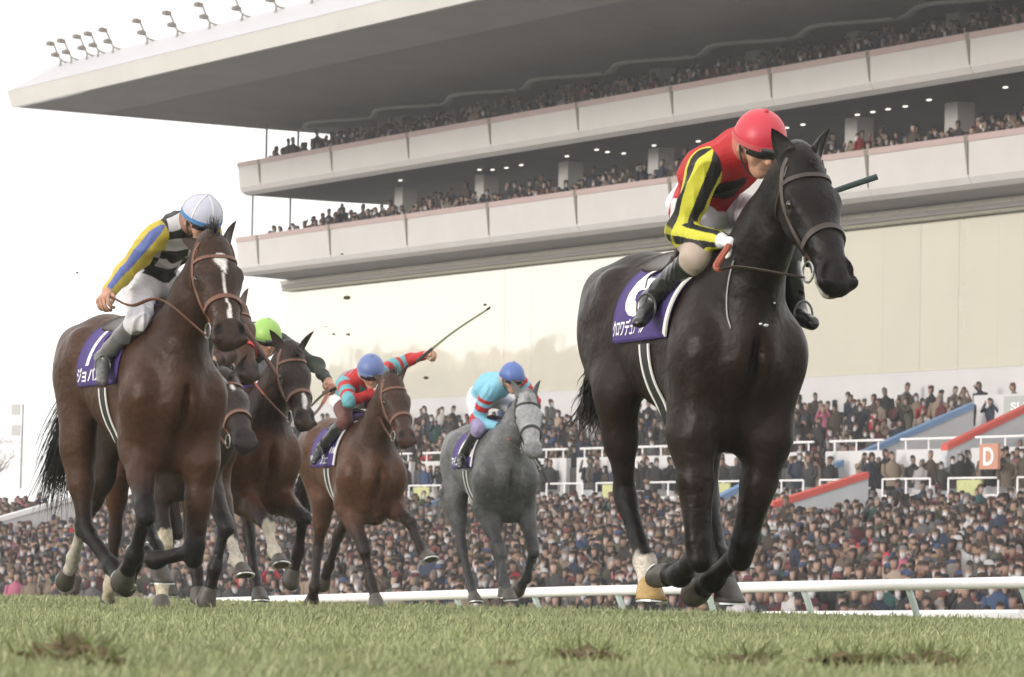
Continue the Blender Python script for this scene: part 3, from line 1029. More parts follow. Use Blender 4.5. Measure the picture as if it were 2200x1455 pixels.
    sf = [(i * nj + j, i * nj + j + 1, (i + 1) * nj + j + 1, (i + 1) * nj + j) for i in range(11) for j in range(nj - 1)]
    lo_ = sp_ - sdd * .022
    allv = np.vstack([sp_, lo_])
    rim = [(j, j + 1, j + 1 + 12 * nj, j + 12 * nj) for j in range(nj - 1)] + [(11 * nj + j, 11 * nj + j + 1, 11 * nj + j + 1 + 12 * nj, 11 * nj + j + 12 * nj) for j in range(nj - 1)]
    rim += [(i * nj, (i + 1) * nj, (i + 1) * nj + 12 * nj, i * nj + 12 * nj) for i in range(11)] + [(i * nj + nj - 1, (i + 1) * nj + nj - 1, (i + 1) * nj + nj - 1 + 12 * nj, i * nj + nj - 1 + 12 * nj) for i in range(11)]
    mesh_obj('saddle', allv, sf + rim, M_leather, root, True)
    gx = tack.get('girth_x', -.10)
    ph = np.linspace(math.radians(92), math.radians(268), 40)
    for gx_, wd_, mt, nm in ((gx, .075, M_black_strap, 'girth'), (gx + .05, .016, M_white_strap, 'girth_edging'), (gx - .05, .016, M_white_strap, 'girth_edging')):
        gd = np.c_[np.zeros(40), np.sin(ph), np.cos(ph)]
        gp = TF.shoot(np.tile((gx_, 0, 1.2), (40, 1)), gd, far=.6, n=40) + gd * (.003 if nm == 'girth' else .005)
        mesh_obj(nm, *strap_vf(gp, gd, wd_, .006), mt, root)
    # bridle
    HF = Field()
    HF.p = F.p[NH - 2:NH] + F.p[NH + 1:]
    bm_ = tack.get('bridle', M_leather)
    m = MB()
    phis = np.linspace(-math.pi, math.pi, 33)[:-1]
    for t, off, wd_, tilt in ((.365, .06, .024, -.03),):
        p_, n_ = ring_head(HF, po, h, l, d, t, off, phis, tilt)
        m.add(strap_vf(p_ + n_ * .002, n_, wd_, .006, True))
    ph2 = np.linspace(-1.75, 1.75, 22)
    brow = m.build('bridle', tack.get('noseband', bm_), root)
    p_, n_ = ring_head(HF, po, h, l, d, .085, .05, ph2, .015)
    mesh_obj('browband', *strap_vf(p_ + n_ * .002, n_, .018, .005), bm_, brow)
    for s in (-1, 1):
        m = MB()
        pts, nn = [], []
        for t, off, fi in ((-.005, .06, .9), (.03, .06, 1.25), (.09, .06, 1.55), (.16, .075, 1.6), (.25, .09, 1.55), (.34, .085, 1.5), (.42, .09, 1.55), (.47, .095, 1.62)):
            p_, n_ = ring_head(HF, po, h, l, d, t, off, [fi * s])
            pts.append(p_[0] + n_[0] * .003)
            nn.append(n_[0])
        pp = smooth_path(pts, 24)
        n2 = smooth_path(nn, 24)
        m.add(strap_vf(pp, n2, .016, .005))
        m.build('cheek_strap', bm_, brow)
        pts = []
        for t, off, fi in ((.03, .06, 1.3), (.10, .11, 1.7), (.14, .16, 2.3), (.15, .18, 3.1)):
            p_, n_ = ring_head(HF, po, h, l, d, t, off - .03, [fi * s])
            pts.append(p_[0] + n_[0] * .003)
        m = MB()
        m.tube(smooth_path(pts, 14), .006, n=6)
        m.build('throat_lash', bm_, brow)
        bc = pp[-1] + l * .022 * s
        a = np.linspace(0, 2 * math.pi, 25)[:-1]
        rp = [bc + h * .040 * math.cos(x) + d * .040 * math.sin(x) for x in a]
        m = MB()
        rp.append(rp[0])
        m.tube(rp, .0048, n=6, cap=False)
        m.build('bit_ring', M_metal, brow)
        # rein from the bit ring to the hand
        hand = np.array(pose['J'][tack.get('rein_hand', {}).get(s, 'wR' if s < 0 else 'wL')]) + np.array(tack.get('hand_off', {}).get(s, (.08, 0, -.02)))
        rs = tack.get('rein', {}).get(s)
        way = [bc + d * .035]
        if rs:
            way += [np.array(x) for x in rs]
        else:
            mp = (bc + hand) / 2
            o_ = F.shoot([np.array([mp[0], 0, mp[2]])], [np.array([0, float(s), -.05])], far=.5, n=40)[0]
            if abs(o_[1]) > abs(mp[1]) - .02:
                mp = np.array([mp[0], o_[1] + s * .02, mp[2]])
            way += [mp + np.array([0, 0, -.03])]
        way += [hand]
        rp = smooth_path(way, 30)
        half = int(30 * tack.get('rein_split', .5))
        m = MB()
        m.tube(rp[:half + 1], .0105, n=6, flat=.45)
        m.build('rein', bm_, brow)
        m = MB()
        m.tube(rp[half:], .0135, n=6, flat=.5)
        m.build('rein_grip', tack.get('grip', M_leather_red), brow)
    tag(root, label, 'horse', 'race horses galloping on the turf')
    return root, F, dict(po=po, h=h, l=l, d=d, head=HF)
# ------------------------------------------------------------------ turf, apron, rail
RAILW = 22.0


def turf_z(x, y):
    wd = NX * x + NY * y
    z = .17 - .0088 * y
    t = np.clip((wd - 18.3) / 4.2, 0, 1)
    z = z - .80 * t * t * (3 - 2 * t)
    t2 = np.clip((wd - 23.5) / 12.0, 0, 1)
    far = np.clip((y - 60) / 60, 0, 1)
    return z - t2 * .9 + far * 0


def apron_z(wd):
    return np.interp(wd, [22.5, 26, 36, 38, 62, 64.3], [-1.25, -1.5, -2.0, -2.0, .55, .8])


def m_turf():
    m = bpy.data.materials.new('turf')
    m.use_nodes = True
    t = m.node_tree
    b = t.nodes['Principled BSDF']
    b.inputs['Roughness'].default_value = .9
    b.inputs['Specular IOR Level'].default_value = .15
    tc = t.nodes.new('ShaderNodeTexCoord')
    n1 = t.nodes.new('ShaderNodeTexNoise')
    n1.inputs['Scale'].default_value = 1.6
    n1.inputs['Detail'].default_value = 8
    n2 = t.nodes.new('ShaderNodeTexNoise')
    n2.inputs['Scale'].default_value = 60
    n2.inputs['Detail'].default_value = 4
    t.links.new(tc.outputs['Object'], n1.inputs['Vector'])
    t.links.new(tc.outputs['Object'], n2.inputs['Vector'])
    r = t.nodes.new('ShaderNodeValToRGB')
    r.color_ramp.elements[0].position = .32
    r.color_ramp.elements[0].color = (.155, .180, .085, 1)
    r.color_ramp.elements[1].position = .68
    r.color_ramp.elements[1].color = (.220, .245, .125, 1)
    t.links.new(n1.outputs[0], r.inputs[0])
    mx = t.nodes.new('ShaderNodeMix')
    mx.data_type = 'RGBA'
    mx.blend_type = 'MULTIPLY'
    mx.inputs[0].default_value = .55
    t.links.new(r.outputs[0], mx.inputs[6])
    t.links.new(n2.outputs[0], mx.inputs[7])
    t.links.new(mx.outputs[2], b.inputs['Base Color'])
    bp = t.nodes.new('ShaderNodeBump')
    bp.inputs['Distance'].default_value = .03
    bp.inputs['Strength'].default_value = .6
    t.links.new(n2.outputs[0], bp.inputs['Height'])
    t.links.new(bp.outputs[0], b.inputs['Normal'])
    return m


M_turf = m_turf()
sv = np.r_[np.linspace(-40, 130, 120), np.linspace(140, 900, 30)]
wv = np.r_[np.linspace(-500, -60, 10), np.linspace(-50, 16, 40), np.linspace(16.5, 24, 31)]
Sg, Wg = np.meshgrid(sv, wv, indexing='ij')
Xg, Yg = UX * Sg + NX * Wg, UY * Sg + NY * Wg
Zg = np.where(Yg < 140, turf_z(Xg, Yg), turf_z(Xg, 140 + 0 * Yg))
ii = np.arange(Sg.size).reshape(Sg.shape)
fq = np.stack([ii[:-1, :-1], ii[1:, :-1], ii[1:, 1:], ii[:-1, 1:]], -1).reshape(-1, 4)[:, ::-1]
turf = mesh_np('turf_track', np.stack([Xg, Yg, Zg], -1).reshape(-1, 3), fq, M_turf)
tag(turf, kind='structure')

M_apron = mat('apron concrete', (.16, .155, .15), rough=.9, noise=.2, nscale=.6)
wv = np.array([22.6, 26, 36, 38, 44, 50, 56, 62, 64.3, 64.4, 90, 300])
zv = np.r_[apron_z(wv[:9]) - .02, [-2.2, -2.4, -3]]
V, Fc = [], []
sv = np.array([20, 60, 100, 140, 180, 260, 400, 900])
for s_ in sv:
    for w_, z_ in zip(wv, zv):
        V.append(S(s_, w_, z_))
n = len(wv)
for i in range(len(sv) - 1):
    for j in range(n - 1):
        Fc.append((i * n + j, i * n + j + 1, (i + 1) * n + j + 1, (i + 1) * n + j))
tag(mesh_obj('spectator_apron', V, Fc, M_apron), kind='structure')

# grass blades over the part of the track in view
def grass():
    rg = np.random.default_rng(3)
    P, L, W_ = [], [], []
    for y0, y1, dens, ln, wd in ((5.2, 9, 6500, .019, .0014), (9, 14, 3600, .020, .0019), (14, 22, 1700, .023, .0028), (22, 31, 800, .028, .0042), (31, 52, 380, .034, .007)):
        xa0, xa1 = -.135 * y1 - .4, .135 * y1 + .4
        n_ = int((y1 - y0) * (xa1 - xa0) * dens)
        x = rg.uniform(xa0, xa1, n_)
        y = rg.uniform(y0, y1, n_)
        ok = (NX * x + NY * y) < 21.5
        # the sward is patchy
        f = np.sin(x * 5.1 + np.sin(y * 3.3) * 2) + np.sin(y * 6.7 + x * 2.1) + rg.normal(0, .8, n_)
        ok &= f > -2.2
        x, y = x[ok], y[ok]
        P.append(np.stack([x, y, turf_z(x, y) - .003], 1))
        L.append(ln * (.45 + .75 * rg.random(len(x)) + 1.1 * (rg.random(len(x)) < .05)))
        W_.append(np.full(len(x), wd))
    P, L, W_ = np.concatenate(P), np.concatenate(L), np.concatenate(W_)
    n_ = len(P)
    a = rg.uniform(0, 2 * np.pi, n_)
    lean = np.stack([np.cos(a), np.sin(a), 0 * a], 1) * (rg.uniform(.15, .9, n_) * L)[:, None]
    b = a + rg.uniform(-1, 1, n_) + np.pi / 2
    sdv = np.stack([np.cos(b), np.sin(b), 0 * b], 1) * W_[:, None]
    up = np.array([0, 0, 1.0])
    v0, v1 = P - sdv, P + sdv
    m = P + up * (L * .55)[:, None] + lean * .35
    v2, v3 = m - sdv * .7, m + sdv * .7
    v4 = P + up * (L * .92)[:, None] + lean
    V = np.stack([v0, v1, v2, v3, v4], 1).reshape(-1, 3)
    base = np.arange(n_)[:, None] * 5
    T = np.concatenate([base + np.array([[0, 1, 3]]), base + np.array([[0, 3, 2]]), base + np.array([[2, 3, 4]])])
    hue = rg.uniform(0, 1, n_)
    dry = rg.uniform(0, 1, n_) < .06
    patch = .5 + .5 * np.sin(P[:, 0] * 2.3 + np.sin(P[:, 1] * 1.1) * 2) * np.sin(P[:, 1] * 1.7 + P[:, 0])
    c = np.array((.172, .202, .088)) * (1 - hue)[:, None] + np.array((.268, .288, .148)) * hue[:, None]
    c = c * (.85 + .3 * patch)[:, None]
    c[dry] = np.array((.36, .33, .20))
    C = np.repeat(c, 5, 0)
    o = mesh_np('grass', V, T, mat('grass blade', (1, 1, 1), rough=.6, spec=.25, attr=True), None, False, C, nside=3)
    tag(o, 'short green turf grass of the race track', 'grass', kind='stuff')


grass()

# running rail
M_rail = mat('white rail plastic', (.78, .76, .77), rough=.4, spec=.5, noise=.04, nscale=3)
M_post = mat('pale green rail post', (.36, .42, .39), rough=.5)
rpx = [(2420, 1247), (2178, 1252), (1694, 1260.5), (1232, 1270.5), (814, 1283), (480, 1293), (250, 1301)]
rp = []
for x_, y_ in rpx:
    s_, z_ = at_w(x_, y_, RAILW)
    rp.append((s_, z_))
rp = np.array(sorted(rp))
rp = np.vstack([[rp[0, 0] - 25, rp[0, 1] + .22], rp, [rp[-1, 0] + 60, rp[-1, 1] - 2.0]])
rail = empty('running_rail', S(rp[1, 0], RAILW, rp[1, 1] - 1))
o_ = np.array(rail.location)
ss = np.linspace(rp[0, 0], rp[-1, 0], 120)
pts = np.array([S(s_, RAILW, np.interp(s_, rp[:, 0], rp[:, 1])) for s_ in ss])
MB().tube(pts - o_, .052, n=14).build('rail', M_rail, rail, True)
s0, _ = at_w(1722, 1275, RAILW)
for k_ in range(-9, 24):
    s_ = s0 + k_ * 1.93
    zt = np.interp(s_, rp[:, 0], rp[:, 1])
    p0, p1 = S(s_, RAILW + .02, zt - .03), S(s_, RAILW + .07, zt - .14)
    p2 = S(s_ - .05, RAILW + .40, zt - 1.15)
    MB().tube(np.array([p0, p1, p1 * .5 + p2 * .5, p2]) - o_, [.030, .032, .034, .036], n=8).build('post', M_post, rail, True)
tag(rail, 'long white plastic running rail on pale green posts along the turf', 'rail')

# white board standing behind the rail
sa, za = at_w(1622, 1313, 23.4)
sb, zb = at_w(2196, 1310, 23.4)
L = sa - sb
v, f = [], []
prof = [(-.05, -.8), (-.05, -.03), (-.03, 0), (.03, 0), (.05, -.03), (.05, -.8)]
for s_, z_ in ((sa, za - .06), (sa - .22, za), (sb, zb)):
    for w_, dz in prof:
        v.append(S(s_, 23.4 + w_, z_ + dz))
for i in range(2):
    for j in range(6):
        j2 = (j + 1) % 6
        f.append((i * 6 + j, i * 6 + j2, (i + 1) * 6 + j2, (i + 1) * 6 + j))
f += [tuple(range(6)), tuple(range(17, 11, -1))]
tag(mesh_obj('white_board', v, f, M_rail), 'long low white board standing on the grass edge behind the rail', 'board')

# torn turf: divots lying on the track and clods in the air
M_soil = mat('dark soil', (.095, .066, .032), rough=.95, noise=.5, nscale=40, bump=.8, bscale=60)
M_blade = mat('torn grass', (.13, .15, .05), rough=.7, noise=.3, nscale=30)


def clod(c, r, name, label, group, flat=.5, blades=30, seed=0, cat='clod'):
    rg = np.random.default_rng(seed)
    root = empty(name, c)
    bm = bmesh.new()
    bmesh.ops.create_icosphere(bm, subdivisions=3, radius=1)
    V = []
    ph = rg.uniform(0, 6, 6)
    for v in bm.verts:
        x = np.array(v.co[:])
        k_ = 1 + .28 * math.sin(x[0] * 4 + ph[0]) * math.sin(x[1] * 5 + ph[1]) + .2 * math.sin(x[2] * 9 + ph[2] + x[0] * 7) + .10 * math.sin(x[0] * 17 + ph[3]) * math.sin(x[1] * 15 + ph[4])
        V.append(x * k_ * np.array([r[0], r[1], r[2]]) + rg.normal(0, .012 * r[2], 3))
    Fc = [[v.index for v in f.verts] for f in bm.faces]
    bm.free()
    mesh_obj('soil', V, Fc, M_soil, root)
    if blades:
        idx = rg.integers(0, len(V), blades)
        rt = np.array([V[i] for i in idx])
        dr = rt / np.linalg.norm(rt, axis=1, keepdims=True) * .7 + np.array([0, 0, .7]) + rg.normal(0, .5, rt.shape)
        vf = hair_vf(rt, dr, min(.05, max(r) * .9), .0022, rg, droop=.1, wave=.004, seg=3)
        bl = mesh_obj('torn_blades', *vf, M_blade, root)
        tag(bl, kind='stuff')
    tag(root, label, cat, group)


def ground_at(px, py):
    lo_, hi_ = 4.0, 60.0
    for _ in range(60):
        md_ = (lo_ + hi_) / 2
        p = at_y(px, py, md_)
        if p[2] > turf_z(p[0], p[1]):
            lo_ = md_
        else:
            hi_ = md_
    return at_y(px, py, lo_)


DIV = [(150, 1428, .060, .03, 'large upturned turf divot at the near edge below the bay horse'), (232, 1440, .03, .018, 'small soil crumb beside the large turf divot'),
       (1255, 1428, .048, .022, 'upturned turf divot with dark soil left of the black horse shadow'), (1218, 1422, .022, .012, 'small dark divot crumb next to an upturned divot'),
       (1600, 1436, .050, .020, 'dark soil divot torn up below the black horse'), (1664, 1424, .016, .014, 'round brown soil lump beside a dark divot'),
       (1825, 1438, .060, .022, 'grassy divot mound right below the black horse'), (1985, 1438, .062, .022, 'wide brown grassy divot below the right part of the rail'),
       (1082, 1440, .018, .012, 'little brown soil crumb on the open turf'), (1560, 1388, .02, .008, 'thin dark scuff of loose turf on the track')]
for k_, (px, py, rr, hh, lb) in enumerate(DIV):
    g = ground_at(px, py)
    clod((g[0], g[1], g[2] + hh * .25), (rr * 1.15, rr * .9, hh * 1.05), 'turf_divot', lb, 'divots torn from the turf', seed=k_ + 40, blades=int(2600 * rr), cat='divot')
FLY = [(158, 1318, 24.6, .030), (118, 1322, 24.6, .010), (240, 1330, 24.2, .010), (500, 1300, 24, .006), (640, 1345, 16, .010), (575, 1352, 15, .008), (1402, 1358, 17.5, .012), (1372, 1366, 17.5, .006), (745, 640, 33, .022), (717, 718, 33, .010), (748, 719, 33, .012), (1042, 655, 34, .012), (915, 812, 34, .018), (166, 586, 23, .006), (735, 546, 30, .007), (700, 702, 32, .006), (215, 1350, 20, .008), (365, 1332, 22, .009)]
for k_, (px, py, Y_, rr) in enumerate(FLY):
    clod(at_y(px, py, Y_), (rr, rr * .7, rr * .6), 'turf_clod', 'small clod of torn turf thrown up into the air by hooves', 'turf clods in the air', seed=k_ + 80, blades=int(8 + 300 * rr))
# ------------------------------------------------------------------ grandstand
M_white = mat('white painted panel', (.57, .545, .535), rough=.55, noise=.05, nscale=.8)
M_pink = mat('pinkish coping', (.44, .33, .32), rough=.6, noise=.06, nscale=1.5)
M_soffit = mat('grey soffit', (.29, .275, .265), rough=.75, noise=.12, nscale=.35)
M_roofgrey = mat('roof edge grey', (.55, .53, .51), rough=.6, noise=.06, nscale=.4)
M_rooftop = mat('roof top white', (.40, .385, .41), rough=.6)
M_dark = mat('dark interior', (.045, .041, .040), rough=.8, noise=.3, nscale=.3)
M_fin = mat('dark drip joint', (.20, .185, .15), rough=.8)
M_column = mat('column paint', (.40, .385, .375), rough=.6, noise=.05, nscale=1)
M_steel = mat('thin steel post', (.26, .25, .24), rough=.5)
M_seat = mat('white plastic seat', (.70, .68, .66), rough=.5)
M_lampglow = mat('lit lamp glass', (1, .95, .85), emit=(1.0, .93, .82), estr=1.0)
M_cream = mat('cream soffit band', (.66, .62, .54), rough=.5, noise=.05, nscale=1.2)
M_frame = mat('window frame olive', (.27, .26, .20), rough=.5)
M_wallwhite = mat('white concrete wall', (.52, .505, .515), rough=.7, noise=.06, nscale=.7)
M_wallgrey = mat('pale blue grey wall', (.47, .48, .51), rough=.7, noise=.06, nscale=.9)
M_bluetrim = mat('blue painted coping', (.14, .24, .42), rough=.5, noise=.08, nscale=2)
M_redtrim = mat('red painted coping', (.52, .075, .055), rough=.5, noise=.08, nscale=2)


def m_glass():
    m = bpy.data.materials.new('reflecting glass wall')
    m.use_nodes = True
    t = m.node_tree
    b = t.nodes['Principled BSDF']
    b.inputs['Base Color'].default_value = (.84, .80, .71, 1)
    b.inputs['Roughness'].default_value = .035
    b.inputs['IOR'].default_value = 1.6
    b.inputs['Metallic'].default_value = .72
    b.inputs['Specular IOR Level'].default_value = .5
    tc = t.nodes.new('ShaderNodeTexCoord')
    n = t.nodes.new('ShaderNodeTexNoise')
    n.inputs['Scale'].default_value = .35
    n.inputs['Detail'].default_value = 2
    t.links.new(tc.outputs['Object'], n.inputs['Vector'])
    bp = t.nodes.new('ShaderNodeBump')
    bp.inputs['Strength'].default_value = .05
    bp.inputs['Distance'].default_value = .2
    t.links.new(n.outputs[0], bp.inputs['Height'])
    t.links.new(bp.outputs[0], b.inputs['Normal'])
    return m


M_glass = m_glass()
S_END = 162.5
SO = S(S_END, 68.4, 0)                          # base of the stand
stand = empty('grandstand', tuple(SO))
tag(stand, 'large white racecourse grandstand with cantilever roof, two balconies and long glass wall', 'grandstand')


def L3(s_, w_, z_):
    return S(s_, w_, z_) - SO


def extrude(prof, s0, s1, name, m, parent, smooth=False, closed=True):
    """profile of (w, z) points carried along the stand from s0 to s1"""
    n_ = len(prof)
    v = [L3(s_, w_, z_) for s_ in (s0, s1) for (w_, z_) in prof]
    f = [(j, (j + 1) % n_, n_ + (j + 1) % n_, n_ + j) for j in range(n_ if closed else n_ - 1)]
    if closed:
        f += [tuple(range(n_))[::-1], tuple(range(n_, 2 * n_))]
    return mesh_obj(name, v, f, m, parent, smooth)


S_NEAR = 84.0
WF = 68.4
zt = lambda px, py, w_: at_w(px, py, w_)[1]
Z_UT, Z_UB = zt(500, 352, WF), zt(520, 418, WF)
Z_LT, Z_LB = zt(500, 512, WF), zt(515, 592, WF)
seam_px = [557, 711, 875, 1050, 1238, 1440, 1652, 1862, 2076]
seam_s = [at_w(x_, 300, WF)[0] for x_ in seam_px]
sp_ = seam_s[-2] - seam_s[-1]
while seam_s[-1] > S_NEAR + 3:
    seam_s.append(seam_s[-1] - 6.0)
edges = [S_END] + seam_s + [S_NEAR]
rgS = np.random.default_rng(5)
for lev, (z1, z0) in enumerate(((Z_UT, Z_UB), (Z_LT, Z_LB))):
    hgt = z1 - z0
    for a, b in zip(edges[:-1], edges[1:]):
        prof = [(WF + .02, z1 - .18), (WF + .10, z0 + .30), (WF + .20, z0 + .12), (WF + .42, z0), (WF + .8, z0 + .01), (WF + .8, z1 - .18)]
        extrude(prof, a - .012, b + .012, 'fascia_panel', M_white, stand)
        extrude([(WF - .02, z1 - .18), (WF - .02, z1), (WF + .35, z1), (WF + .35, z1 - .18)], a - .006, b + .006, 'coping', M_pink, stand)
    for s_ in seam_s:
        v = [L3(s_ + .11, WF - .01, z1 - .02), L3(s_ - .11, WF - .01, z1 - .02), L3(s_, WF + .075, z0 + .36),
             L3(s_ + .11, WF + .3, z1 - .02), L3(s_ - .11, WF + .3, z1 - .02), L3(s_, WF + .3, z0 + .36)]
        v = [p + np.array([-NX, -NY, 0]) * .025 for p in v[:3]] + v[3:]
        mesh_obj('drip_joint', v, [(0, 1, 2), (5, 4, 3), (0, 3, 4, 1), (1, 4, 5, 2), (2, 5, 3, 0)], M_fin, stand)
# undersides and floors of the balconies
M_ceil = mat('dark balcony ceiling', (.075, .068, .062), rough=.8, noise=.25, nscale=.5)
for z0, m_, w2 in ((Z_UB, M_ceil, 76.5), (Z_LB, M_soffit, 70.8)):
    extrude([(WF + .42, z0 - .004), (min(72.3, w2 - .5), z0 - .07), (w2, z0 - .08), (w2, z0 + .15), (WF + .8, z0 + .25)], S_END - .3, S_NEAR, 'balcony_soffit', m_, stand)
for z0 in (Z_UB, Z_LB):
    for k_ in range(4):
        extrude([(WF + .81 + k_ * .85, z0 + .252), (WF + .81 + k_ * .85, z0 + .34 + k_ * .30), (WF + .81 + (k_ + 1) * .85, z0 + .34 + k_ * .30), (WF + .81 + (k_ + 1) * .85, z0 + .252)], S_END - .35, S_NEAR, 'seating_step', M_soffit, stand)
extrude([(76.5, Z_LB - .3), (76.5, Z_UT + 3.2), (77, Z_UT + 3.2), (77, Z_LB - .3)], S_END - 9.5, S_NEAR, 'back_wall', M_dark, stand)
# columns and thin end posts
ROOF_IN = zt(720, 290, 72.7)
for s_ in [seam_s[1] + .2] + list(seam_s[2:]):
    for z0, z1 in ((Z_LB + .2, Z_UB - .09), (Z_UB + .2, ROOF_IN - .05)):
        v, f = box_vf(-.36, .36, -.30, .30, z0, z1)
        v = [np.array([UX * x + NX * y, UY * x + NY * y, z]) + np.array([*(S(s_, 71.6, 0) - SO)[:2], 0]) for x, y, z in v]
        mesh_obj('column', v, f, M_column, stand)
for px, py0, py1, w_ in ((573, 282, 347, 68.9), (641, 286, 332, 70.6), (543, 424, 494, 68.9), (624, 428, 480, 70.4)):
    s_, z1 = at_w(px, py0, w_)
    _, z0 = at_w(px, py1, w_)
    MB().tube([L3(s_, w_, z0 - .4), L3(s_, w_, z1 + .3)], .045, n=8).build('end_post', M_steel, stand)
# ceiling lamps of the lower balcony
for px, py in ((1282, 322), (1305, 327), (1218, 336), (1405, 313), (1500, 304), (1030, 365), (1058, 365), (1088, 361), (860, 388), (1690, 275), (1725, 268), (1842, 247), (1875, 241), (1908, 235), (1945, 229), (2160, 188), (1120, 355), (1340, 330), (1575, 297), (1996, 215)):
    zc = Z_UB - .10
    s_, w_ = at_z(px, py, zc)
    if w_ < 69.2 or w_ > 76:
        continue
    v, f = box_vf(-.08, .08, -.04, .04, -.02, .018)
    mesh_obj('ceiling_lamp', [L3(s_ + x, w_ + y, zc + z) for x, y, z in v], f, M_lampglow, stand)
# seats
v_, f_ = [], []
for lev, z0 in enumerate((Z_UB, Z_LB)):
    for k_ in range(4):
        s_ = S_END - 1.2
        while s_ > S_NEAR + 1:
            if rgS.random() < .93:
                w_ = WF + .81 + k_ * .85 + .5
                zz = z0 + .34 + k_ * .30
                bv, bf = box_vf(s_ - .21, s_ + .21, w_, w_ + .06, zz + .1, zz + .78)
                o = len(v_)
                v_ += [L3(*p) for p in bv]
                f_ += [tuple(i + o for i in q) for q in bf]
            s_ -= .52
seats = mesh_obj('seat_rows', v_, f_, M_seat, stand)
tag(seats, kind='stuff')
# cream band, window head and the glass wall
WG = 70.7
Z_GT, Z_GB = Z_LB - .52, zt(900, 856, WG)
S_GE = at_w(614, 600, WG)[0]
bw = 1.55
s_ = S_GE
while s_ > S_NEAR:
    extrude([(WG - .25, Z_GT + .28), (WG - .25, Z_LB - .09), (WG + .1, Z_LB - .09), (WG + .1, Z_GT + .28)], s_ - .012, max(s_ - bw + .012, S_NEAR), 'cream_panel', M_cream, stand)
    s_ -= bw
extrude([(WG - .32, Z_GT + .12), (WG - .32, Z_GT + .27), (WG + .05, Z_GT + .27), (WG + .05, Z_GT + .12)], S_GE - .3, S_NEAR, 'window_head', M_soffit, stand)
extrude([(WG - .30, Z_GT), (WG - .30, Z_GT + .10), (WG + .05, Z_GT + .10), (WG + .05, Z_GT)], S_GE - .3, S_NEAR, 'window_frame', M_frame, stand)
s_ = S_GE - .05
pw = 2.15
while s_ > S_NEAR:
    e = max(s_ - pw, S_NEAR)
    tl = rgS.normal(0, .004)
    v = [L3(s_ - .004, WG + tl, Z_GB), L3(e + .004, WG - tl, Z_GB), L3(e + .004, WG - tl, Z_GT - .01), L3(s_ - .004, WG + tl, Z_GT - .01),
         L3(s_ - .004, WG + .04, Z_GB), L3(e + .004, WG + .04, Z_GB), L3(e + .004, WG + .04, Z_GT - .01), L3(s_ - .004, WG + .04, Z_GT - .01)]
    mesh_obj('glass_pane', v, [(3, 2, 1, 0), (4, 5, 6, 7), (0, 1, 5, 4), (1, 2, 6, 5), (2, 3, 7, 6), (3, 0, 4, 7)], M_glass, stand)
    s_ -= pw
extrude([(WG + .3, Z_GB - 2.2), (WG + .3, Z_LB - .1), (WG + .5, Z_LB - .1), (WG + .5, Z_GB - 2.2)], S_GE - .2, S_NEAR, 'inner_wall', M_cream, stand)
extrude([(WG - .06, Z_GB - 2.2), (WG - .06, Z_GB - .01), (WG + .28, Z_GB - .01), (WG + .28, Z_GB - 2.2)], S_GE + .1, S_NEAR, 'parapet_wall', M_wallwhite, stand)
# roof
RS = S_END + 0.3
w_t, z_t = w_on_s(14, 197, RS)
w_u, z_u = w_on_s(122, 138, RS)
w_b, z_b = w_on_s(25, 232, RS)
w_m, z_m = w_on_s(570, 278, RS)
w_r, z_r = w_on_s(722, 290, RS)
extrude([(w_t, z_t), (w_u, z_u), (w_u + 9, z_u + 1.2), (w_r + 4, z_u + 1.0), (w_r + 4, z_u + .6), (w_u + .05, z_t + .05)], RS, S_NEAR - 6, 'roof_top', M_rooftop, stand)
extrude([(w_t + .015, z_t - .004), (w_b, z_b), (w_b + .25, z_b + .03), (w_b + .3, z_t - .004)], RS - .01, S_NEAR - 6, 'roof_edge', M_roofgrey, stand)
ns, nw = 240, 26
v, f = [], []
for s_ in np.linspace(RS - .02, S_NEAR - 6, ns):
    for w_ in np.r_[np.linspace(w_b + .26, w_r, nw - 4), w_r + 1, w_r + 2, w_r + 3, w_r + 4]:
        base = np.interp(w_, [w_b, w_m, w_r, w_r + 5], [z_b + .03, z_m, z_r, z_r - .1])
        ph = (s_ - seam_s[2]) / 6.3
        ripple = 0
        wl = w_b + 3.2
        ripple += -.07 * math.exp(-((w_ - wl) / .35) ** 2)
        wr_ = w_r - 3.4 + .45 * math.cos(2 * math.pi * ph)
        ripple += -.30 * math.exp(-((w_ - wr_) / .32) ** 2)
        ripple += -.16 * math.exp(-(((ph + .5 + (w_ - w_r + 3.4) * .13) % 1 - .5) / .04) ** 2) * (1 if w_ < wr_ and w_ > wr_ - 2.6 else 0)
        ripple *= min(1, max(0, (RS - s_) / 5))
        v.append(L3(s_, w_, base + ripple))
nw2 = nw
for i in range(ns - 1):
    for j in range(nw2 - 1):
        f.append((i * nw2 + j, i * nw2 + j + 1, (i + 1) * nw2 + j + 1, (i + 1) * nw2 + j))
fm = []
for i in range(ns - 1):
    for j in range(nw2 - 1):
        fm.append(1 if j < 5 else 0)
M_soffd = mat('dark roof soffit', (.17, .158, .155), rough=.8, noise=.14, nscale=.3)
mesh_obj('roof_soffit', v, f, None, stand, True, mats=[M_soffd, M_soffit], fmat=fm)
